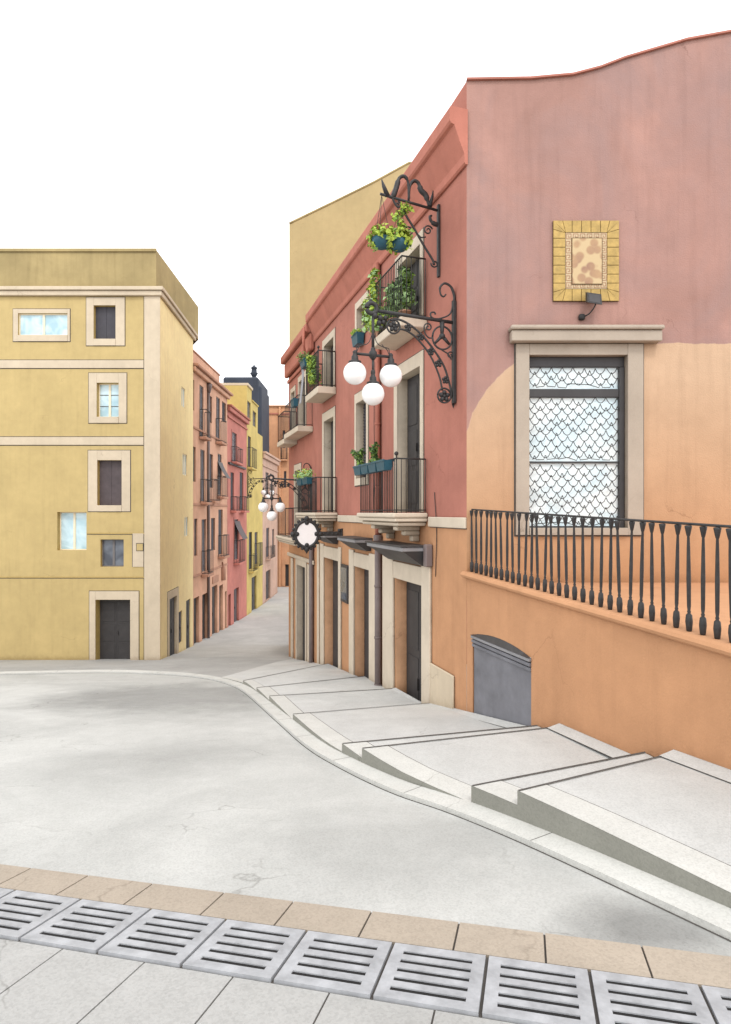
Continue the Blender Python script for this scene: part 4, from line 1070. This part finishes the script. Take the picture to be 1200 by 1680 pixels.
def key(cx, cz, s, rot):
    segs_ = [((-.45,-.45),(-.45,.45)), ((-.45,.45),(.40,.45)), ((.40,.45),(.40,-.15)), ((.40,-.15),(-.08,-.15)), ((-.08,-.15),(-.08,.12)), ((-.45,-.45),(.5,-.45))]
    for (a, b) in segs_:
        (ax, az), (bx2, bz2) = a, b
        if rot: ax, az, bx2, bz2 = -az, ax, -bz2, bx2
        w = .05
        mb.box(FB, (cx+s*min(ax,bx2)-s*w, cx+s*max(ax,bx2)+s*w), (.0405,.0445+random.random()*.0006), (cz+s*min(az,bz2)-s*w, cz+s*max(az,bz2)+s*w), M['pattern'])
bw = (ix0-bi0); s_ = bw*.82
n_ = int((bi1-bi0)/bw); 
for i in range(n_):
    cx = bi0+(bi1-bi0)*(i+.5)/n_; key(cx, bz0+bw*.55, s_, 0); key(cx, bz1-bw*.55, s_, 0)
n_ = int((bz1-bz0-2*bw)/bw)
for i in range(n_):
    cz = bz0+bw*1.1+(bz1-bz0-2.2*bw)*(i+.5)/n_; key(bi0+bw*.5, cz, s_, 1); key(bi1-bw*.5, cz, s_, 1)
mb.build('border', pc)
mb = MB(); mb.box(FB, (ix0-.014,ix1+.014), (.0455,.05), (iz0-.014,iz1+.014), M['grout']); mb.box(FB, (ix0,ix1), (.048,.056), (iz0,iz1), M['art']); mb.build('painted_panel', pc)

sp = thing('spotlight', 'small black floodlight on a curved arm below the gold framed picture', 'spotlight', FB.p(BU(954),0,BZ(521)))
mb = MB(); c = FB.p(BU(954),.03,BZ(521)); mb.lathe(c, [(.02,-.055), (.05,-.045), (.062,0), (.05,.045), (.02,.055)], M['iron'], 12)
mb.tube(catmull([c, FB.p(BU(962),.14,BZ(519)), FB.p(BU(968),.24,BZ(510)), FB.p(BU(969),.26,BZ(503))],6), .012, M['iron'], 6); mb.build('arm', sp)
mb = MB(); p = FB.p
Tq = [p(BU(956),.24,BZ(487)), p(BU(980),.20,BZ(489)), p(BU(978),.30,BZ(509)), p(BU(953),.34,BZ(506))]
off_ = Vector((0,.09,.03))
mb.poly(Tq, M['iron']); Tb = [q+off_ for q in Tq]; mb.poly(Tb, M['iron'])
for k in range(4): mb.poly([Tq[k], Tq[(k+1)%4], Tb[(k+1)%4], Tb[k]], M['iron'])
cc = sum(Tq, Vector())/4; mb.poly([cc+(q-cc)*.75+Vector((0,-.004,-.002)) for q in Tq], M['darkmetal']); mb.build('lamp_head', sp)

# ------------------------------------------------------------------ street lamps (local: x out from the wall, z = 0 at the arm)
LG = None
lamp = local_thing('street_lamp', 'large scrolled iron wall lamp with three white globes nearest on the rose facade', 'street lamp', LG)
I = M['iron']
mb = MB()
mb.box(WORLD, (0,.07), (-.045,.045), (-1.52,.40), I, .012)
mb.poly([(0,-.045,.40), (.07,-.045,.40), (.0,-.045,.47)], I); mb.poly([(.0,-.03,-1.52), (.07,-.03,-1.52), (.05,0,-1.62)], I)
mb.tube([(.05,0,-.005), (.8,0,.03), (1.55,0,.065)], .034, I, 8); mb.build('bracket', lamp)
mb = MB()
outer = [(.08,-1.40), (.105,-1.25), (.14,-1.12), (.235,-.85), (.42,-.58), (.68,-.30), (.94,-.12), (1.16,-.05), (1.30,-.08)]
inner = [(.275,-1.29), (.34,-1.02), (.52,-.656), (.785,-.365), (.99,-.243), (1.15,-.22)]
T = lambda pl: [(a,0,b) for a, b in pl]
mb.tube(catmull(T(outer),5), .020, I, 6); mb.tube(catmull(T(inner),5), .018, I, 6)
mb.tube(arc(1.245,-.19,.125,60,420,20), .017, I, 6, closed=False); mb.tube(arc(.235,-1.38,.135,0,360,20), .018, I, 6)
mb.tube(arc(.275,-.31,.215,0,360,24,rx=.20), .018, I, 6)
mb.tube([(.28,0,-.02), (.28,0,-.30)], [.05,.03], I, 8); mb.tube([(.28,0,-.27), (.13,0,-.42)], [.04,.024], I, 6); mb.tube([(.28,0,-.27), (.42,0,-.42)], [.04,.024], I, 6)
mb.lathe((.28,0,-.33), [(.02,0), (.06,.02), (.06,.07), (.03,.1)], I, 8)
# top scroll and back scroll
mb.tube(catmull(T([(.035,.38), (.03,.50), (.10,.66), (.23,.71), (.32,.62), (.31,.50), (.25,.46), (.20,.51)]),5), [.026]*10+[.022]*12+[.016]*14, I, 6)
mb.tube(catmull(T([(.05,.34), (.12,.15), (.28,.06), (.42,.03), (.50,.06), (.51,.13), (.44,.15), (.41,.11)]),5), .016, I, 6)
mb.tube(catmull(T([(.35,-.50), (.26,-.55), (.16,-.60), (.09,-.70)]),5), .013, I, 6); mb.tube(spiral(.11,-.62,.075,200,-1.3), .014, I, 6)
mb.tube(spiral(.56,-.14,.085,-20,1.4), .014, I, 6); mb.tube(catmull(T([(.645,-.16), (.62,-.26), (.55,-.33), (.48,-.33)]),5), .014, I, 6)
def flower(x, z, r, y=0):
    for k in range(5):
        a = k*72+18; mb.sphere((x+r*.62*math.cos(R(a)), y, z+r*.62*math.sin(R(a))), r*.42, I, 7, 5)
    mb.sphere((x,y,z), r*.36, I, 7, 5)
for (x, z, r_) in ((.96,-.18,.075), (.71,-.33,.075), (.51,-.585,.075), (.35,-.79,.075), (.21,-1.09,.075), (1.24,-.19,.10), (.235,-1.39,.11)): flower(x, z, r_)
# pierced leaf plate under the arm tip
for (x, z, r_) in ((1.60,-.03,.06), (1.50,-.06,.055), (1.40,-.05,.045), (1.52,-.15,.05), (1.44,-.13,.045), (1.48,-.23,.04)): mb.sphere((x,0,z), r_, I, 8, 6)
mb.build('scrollwork', lamp)
mb = MB(); mb.tube(arc(1.66,.10,.095,0,345,22), .042, I, 8); mb.sphere((1.68,0,.235), .032, I, 8, 6); mb.build('ring', lamp)
mb = MB(); px_ = 1.635
mb.tube([(px_,0,.02), (px_,0,-.62)], .028, I, 8); mb.lathe((px_,0,-.82), [(.03,0), (.055,.03), (.075,.06), (.075,.13), (.05,.16), (.04,.20), (.03,.22)], I, 10)
mb.tube([(px_-.35,0,-.745), (px_+.35,0,-.735)], .026, I, 8)
mb.tube([(px_,0,-.80), (px_,0,-1.06)], .022, I, 8)
for dx in (-.33, .33):
    mb.tube(catmull([(px_,0,-.30), (px_+dx*.25,0,-.52), (px_+dx*.75,0,-.60), (px_+dx*.92,0,-.70)],5), .008, I, 5)
    mb.tube(catmull([(px_+dx*.95,0,-.70), (px_+dx*.9,0,-.60), (px_+dx*.65,0,-.58), (px_+dx*.5,0,-.53)],5), .008, I, 5)
def cap(x, z):   # collar above a globe whose top is at z
    mb.lathe((x,0,z), [(.105,-.02), (.115,0), (.115,.025), (.075,.035), (.062,.06), (.062,.11), (.045,.13), (.035,.17), (.045,.19), (.02,.22)], I, 14)
cap(px_-.34, -.90); cap(px_+.34, -.90); cap(px_, -1.25); mb.sphere((px_,0,-1.04), .045, I, 8, 6)
mb.build('chandelier', lamp)
for (x, z) in ((px_-.34,-1.085), (px_+.34,-1.085), (px_,-1.435)):
    mb = MB(); mb.sphere((x,0,z), .205, M['globe'], 32, 20); mb.build('globe', lamp)
ang = math.atan2(AN.y, AN.x)
def lamp_at(Y, z): v = wall_pt(Y); return (v.x, v.y, z)
dup(lamp, lamp_at(23.0, 1.18), ang, .92, 'iron wall lamp with three globes in the distance, behind the white oval sign')
dup(lamp, (XL, 47.2, 2.55), 0, .95, 'smallest three globe lamp on the far bright yellow house')
place(lamp, lamp_at(11.42, 3.55), ang)

# ------------------------------------------------------------------ upper plant bracket with two hanging pots
pb = local_thing('plant_bracket', 'black scrolled iron bracket holding hanging plants under the cornice', 'bracket')
mb = MB()
mb.box(WORLD, (0,.05), (-.04,.04), (-1.32,.12), I, .01); mb.tube([(.03,0,0), (1.25,0,.14)], .026, I, 7)
mb.tube(catmull(T([(1.0,.10), (.93,-.02), (.87,-.06), (.80,-.02), (.70,-.22), (.55,-.42), (.35,-.72), (.16,-.98), (.12,-1.08)]),5), .022, I, 6)
mb.tube(spiral(.11,-1.06,.08,0,-1.3), .016, I, 6); mb.tube(spiral(.89,-.01,.07,90,1.2), .016, I, 6)
mb.tube(spiral(.66,-.50,.10,20,1.5), .015, I, 6); mb.tube(spiral(.25,-.42,.10,160,-1.5), .015, I, 6); mb.tube(catmull(T([(.50,-.50), (.40,-.58), (.30,-.56)]),5), .014, I, 6)
mb.tube(catmull(T([(.05,-.28), (.12,-.27), (.19,-.22), (.21,-.14), (.17,-.12)]),5), [.045]*8+[.03]*8+[.02]*5, I, 7)
# leaping creature-like scrolls above the arm
mb.tube(catmull(T([(1.12,.14), (1.00,.12), (.92,.30), (.86,.50), (.76,.56), (.68,.48), (.66,.30), (.66,.10)]),5), [.03]*6+[.055]*8+[.035]*10+[.024]*12, I, 7)
mb.tube(catmull(T([(.66,.12), (.64,.36), (.56,.50), (.46,.48), (.40,.34), (.30,.26), (.24,.10), (.20,.06)]),5), [.026]*8+[.035]*10+[.055]*10+[.03]*8, I, 7)
mb.tube(T([(1.10,.12), (1.18,.30), (1.22,.42)]), [.05,.035,.01], I, 6); mb.tube(T([(.22,.06), (.16,.25), (.14,.38)]), [.05,.03,.01], I, 6)
mb.build('scrollwork', pb); place(pb, lamp_at(12.1, 5.98), ang)
def hang_pot(x, drop, label, seed, vine):
    random.seed(seed)
    hp = local_thing('hanging_pot', label, 'plant pot', None); mb = MB()
    mb.lathe((0,0,0), [(.04,-.20), (.12,-.17), (.18,-.08), (.195,0), (.17,.0)], M['teal'], 18); mb.build('pot', hp)
    mb = MB()
    for k in range(3):
        a = k*2.09+.3; mb.tube([(.19*math.cos(a), .19*math.sin(a), 0), (0,0,drop)], .005, I, 4)
    mb.build('wire', hp)
    mb = MB(); L4 = [M['leaf1'], M['leaf1'], M['leaf2']]
    mb.leaves((0,0,.08), (.27,.25,.17), 260, .10, L4); mb.leaves((-.12,.05,-.06), (.12,.12,.14), 80, .09, L4); mb.leaves((.14,-.05,-.02), (.12,.12,.16), 80, .09, L4)
    if vine:
        for k in range(10): mb.leaves((.02+.02*k*math.sin(k), 0, .2+.055*k), (.07,.07,.06), 20, .08, L4)
    mb.build('foliage', hp)
    v = wall_pt(12.1) + AN*x; place(hp, (v.x, v.y, 5.98+.14*x/1.25-.02-drop))
hang_pot(1.22, .84, 'round teal hanging pot with trailing green, outer of two on the bracket', 11, False)
hang_pot(.86, .80, 'round teal hanging pot with a climbing shoot, inner one on the bracket', 12, True)

# ------------------------------------------------------------------ oval sign
sg = local_thing('hanging_sign', 'blank white oval sign in a scalloped black frame on an arm', 'sign')
mb = MB(); cx, cz = 1.13, 0
mb.box(WORLD, (0,.72), (-.03,.03), (-.07,.07), I, .01); mb.box(WORLD, (0,.05), (-.06,.06), (-.12,.16), I, .012)
for k in range(4): mb.sphere((.18+.14*k,0,.0), .05, I, 8, 6)
mb.sphere((.10,0,.10), .06, I, 8, 6); mb.build('arm', sg)
mb = MB(); mb.tube([(cx+.36*math.cos(a*math.pi/16), 0, .40*math.sin(a*math.pi/16)) for a in range(32)], .055, I, 8, closed=True)
for k in range(20):
    a = k*2*math.pi/20; mb.sphere((cx+.425*math.cos(a), 0, .465*math.sin(a)), .05 if k % 5 else .085, I, 9, 6)
for k in range(4):
    a = k*math.pi/2; mb.sphere((cx+.30*math.cos(a), 0, .34*math.sin(a)), .075, I, 9, 6)
mb.tube([(cx,0,-.48), (cx,0,-.60)], [.07,.01], I, 8); mb.build('frame', sg)
mb = MB()
for sgn in (-1, 1):
    mb.poly([(cx+.35*math.cos(a*math.pi/20), sgn*.02, .39*math.sin(a*math.pi/20)) for a in range(40)], M['white_board'])
mb.build('board', sg)
v = wall_pt(18.9); place(sg, (v.x, v.y, -.67), ang)

# ------------------------------------------------------------------ planters and balcony plants
def box_at(name, label, u, n, z, w, foliage, group=None, h=.21, d=.22, seed=1, mats=None):
    random.seed(seed)
    base = FA.p(u, n, z); o = thing(name, label, 'flower box', base, group)
    mb = MB(); p = FA.p
    T_ = [(u-w/2,n-d/2), (u+w/2,n-d/2), (u+w/2,n+d/2), (u-w/2,n+d/2)]; B_ = [(u+(a-u)*.82, n+(b-n)*.75) for a, b in T_]
    for k in range(4): mb.poly([p(*T_[k],z+h), p(*T_[(k+1)%4],z+h), p(*B_[(k+1)%4],z), p(*B_[k],z)], M['teal'])
    mb.poly([p(*b,z) for b in B_], M['teal'])
    mb.box(FA, (u-w/2-.008,u+w/2+.008), (n+d/2-.012,n+d/2+.012), (z+h-.03,z+h+.012), M['teal'], .004); mb.box(FA, (u-w/2-.008,u+w/2+.008), (n-d/2-.012,n-d/2+.012), (z+h-.03,z+h+.012), M['teal'], .004)
    mb.build('box', o)
    mb = MB(); mb.poly([p(*(u+(a-u)*.97, n+(b-n)*.97), z+h-.02) for a, b in T_], M['soil']); mb.build('soil', o)
    if foliage:
        mb = MB(); foliage(mb, u, n, z+h); mb.build('foliage', o)
    return o
def spiky(arms):
    def f_(mb, u, n, z):
        for (du, dz, k) in arms:
            a = FA.p(u, n, z); b = FA.p(u+du, n+.06, z+dz); pts = catmull([a, a.lerp(b,.5)+Vector((0,0,.06)), b],4)
            mb.tube(pts, .010, M['leaf3'], 5)
            for q in pts: mb.leaves(q, (.05,.05,.05), 9, .075, [M['leaf3'], M['leaf3'], M['leaf2']])
        mb.leaves(FA.p(u,n,z+.04), (.14,.10,.08), 70, .075, [M['leaf3'], M['leaf2']])
    return f_
def bushy(mats, rx=.16, rz_=.14, n_=120):
    def f_(mb, u, n, z): mb.leaves(FA.p(u,n,z+rz_*.6), (rx,rx,rz_), n_, .075, [M[m] for m in mats])
    return f_
ub0 = U(12.9); lbl = ['teal flower box at the near end of the lower balcony rail', 'teal flower box with an upright dark plant, second from the near end', 'bare teal flower box, third along the lower balcony rail', 'teal flower box with long dark shoots at the far end of the rail']
fols = [None, spiky([(.10,.34,0), (-.14,.40,0), (.0,.26,0)]), None, spiky([(.46,.40,0), (.20,.22,0), (-.22,.36,0)])]
for i in range(4): box_at('flower_box', lbl[i], U(12.86)+.34+.56*i, .76, .88, .54, fols[i], 'teal boxes on the lower balcony rail', seed=20+i)
for i in range(2): box_at('flower_box', ['teal box of pale flowers on the far lower balcony, left one', 'teal box of pale flowers on the far lower balcony, right one'][1-i], U(19.9)+.55+.9*i, .76, .92, .8, bushy(['leaf4','leaf1','leaf4'], .30, .2, 170), 'teal boxes on the far lower balcony', seed=30+i)
box_at('flower_box', 'single teal flower box below the small square upper window', U(16.95), .13, 4.62, .55, bushy(['leaf1','leaf2'], .2, .1, 120), h=.30, seed=35)
box_at('flower_box', 'teal box of dark leaves on the upper far balcony, over the grey cloth', U(21.1), .68, 4.95, .7, bushy(['leaf3','leaf2'], .3, .2, 180), h=.24, seed=36)
box_at('flower_box', 'small bare teal box hung on the upper balcony of the far rose house', U(23.1), .62, 3.95, .55, None, h=.28, seed=37)
def pot_plant(label, u, n, z, clumps, mats, seed, potr=.14, hpot=.24, leaf=.11):
    random.seed(seed); o = thing('potted_plant', label, 'plant', FA.p(u,n,z)); mb = MB()
    mb.lathe(FA.p(u,n,z), [(potr*.7,.001), (potr,hpot*.9), (potr*1.08,hpot*.9), (potr*1.08,hpot), (potr*.9,hpot)], M['salmon'], 14); mb.build('pot', o)
    mb = MB(); top = max(c[2] for c in clumps); mb.tube(catmull([FA.p(u,n,z+hpot*.8), FA.p(u+.02,n,z+.5*top), FA.p(u,n,z+top)],4), .014, M['leaf3'], 6); mb.build('stem', o)
    mb = MB()
    for (du, dn_, dz, r0, r1, cnt) in clumps: mb.leaves(FA.p(u+du,n+dn_,z+dz), (r0,r0,r1), cnt, leaf, [M[m] for m in mats])
    mb.build('foliage', o)
pot_plant('dark green bushy potted plant behind the rails at the near end of the upper balcony', U(12.66)+.42, .34, 4.02, [(0,0,.55,.22,.30,240), (.05,.05,.85,.16,.18,120), (-.12,0,.95,.12,.14,70), (.1,0,1.12,.08,.1,40)], ['leaf2','leaf4','leaf3'], 41)
pot_plant('sage green potted plant in the middle of the upper near balcony', U(12.66)+.95, .36, 4.02, [(0,0,.60,.22,.30,240), (0,.05,.90,.18,.20,140), (.15,0,.45,.18,.2,100)], ['leaf4','leaf2','leaf4'], 42)
pot_plant('pale lime potted climber at the far corner of the upper near balcony', U(14.45)-.28, .48, 4.02, [(.05,.12,.42,.30,.32,330), (.18,.15,.75,.24,.24,200), (.14,.12,1.1,.15,.22,120), (.16,.10,1.45,.09,.18,60), (-.25,.12,.30,.24,.24,200)], ['leaf1','leaf1','leaf4'], 43)
vn = thing('trailing_vine', 'lime green vine trailing down the rails of the upper far balcony', 'plant', FA.p(U(20.4),.6,4.1)); random.seed(50); mb = MB()
for k in range(9): mb.leaves(FA.p(U(20.35)-.02*k, .64, 5.1-.10*k), (.20-.008*k,.12,.10), 46, .09, [M['leaf1'], M['leaf1'], M['leaf2']])
for k in range(6): mb.leaves(FA.p(U(20.05), .60, 5.0-.12*k), (.14,.12,.1), 36, .09, [M['leaf2'], M['leaf3']])
mb.leaves(FA.p(U(20.75),.45,4.6), (.3,.2,.4), 160, .09, [M['leaf3'],M['leaf2']])
mb.build('foliage', vn); mb = MB(); mb.tube(catmull([FA.p(U(20.4),.62,5.15), FA.p(U(20.36),.62,4.7), FA.p(U(20.3),.62,4.2)],4), .012, M['leaf3'], 5); mb.build('stem', vn)
mb = MB(); pts = [(5.0,.0), (4.8,-.06), (4.55,.02), (4.25,.16), (4.0,.34), (3.85,.40)]
for (z0,a0), (z1,a1) in zip(pts, pts[1:]):
    for off in (0,.01):
        mb.poly([FA.p(U(21.3)+a0,.68+off,z0), FA.p(U(21.3)+.34+a0,.68+off,z0), FA.p(U(21.3)+.34+a1,.68+off,z1), FA.p(U(21.3)+a1,.68+off,z1)], M['cloth'], True)
tag(mb.build('cloth', origin=FA.p(U(21.3),.68,3.85)), 'strip of grey cloth hanging beside the vine on the far balcony', 'cloth')

for o in bpy.data.objects:
    if '_o' in o: del o['_o']

# ------------------------------------------------------------------ camera, sky, light
cam = bpy.data.cameras.new('camera'); co = bpy.data.objects.new('camera', cam); C.objects.link(co)
cam.sensor_fit = 'HORIZONTAL'; cam.sensor_width = 36; cam.lens = 36*F/1200; cam.clip_start = .05; cam.clip_end = 1000
co.location = (0,0,0); co.rotation_euler = (R(90),0,0); bpy.context.scene.camera = co
w = bpy.data.worlds.new('World'); bpy.context.scene.world = w; w.use_nodes = True; nt = w.node_tree
bg = nt.nodes['Background']
sk = nt.nodes.new('ShaderNodeTexSky'); sk.sky_type = 'NISHITA'; sk.sun_disc = False
SUN_EL, SUN_AZ = R(52), R(168)          # azimuth measured clockwise from +Y: the sun stands behind the camera
sk.sun_elevation = SUN_EL; sk.sun_rotation = SUN_AZ
hs = nt.nodes.new('ShaderNodeHueSaturation'); hs.inputs['Saturation'].default_value = .12; nt.links.new(sk.outputs[0], hs.inputs['Color'])
cl = mixcol(nt, .80, hs.outputs[0], (14.2,14.3,14.5))
nt.links.new(cl, bg.inputs['Color']); bg.inputs['Strength'].default_value = .15
sun = bpy.data.lights.new('sun', 'SUN'); so = bpy.data.objects.new('sun', sun); C.objects.link(so)
sun.energy = 1.15; sun.angle = R(8); sun.color = (1.0,.97,.92)
d = Vector((math.sin(SUN_AZ)*math.cos(SUN_EL), math.cos(SUN_AZ)*math.cos(SUN_EL), math.sin(SUN_EL)))
so.rotation_euler = d.to_track_quat('Z','Y').to_euler(); so.location = d*50
sc = bpy.context.scene
sc.view_settings.view_transform = 'Standard'; sc.view_settings.look = 'None'; sc.view_settings.exposure = 0; sc.view_settings.gamma = 1
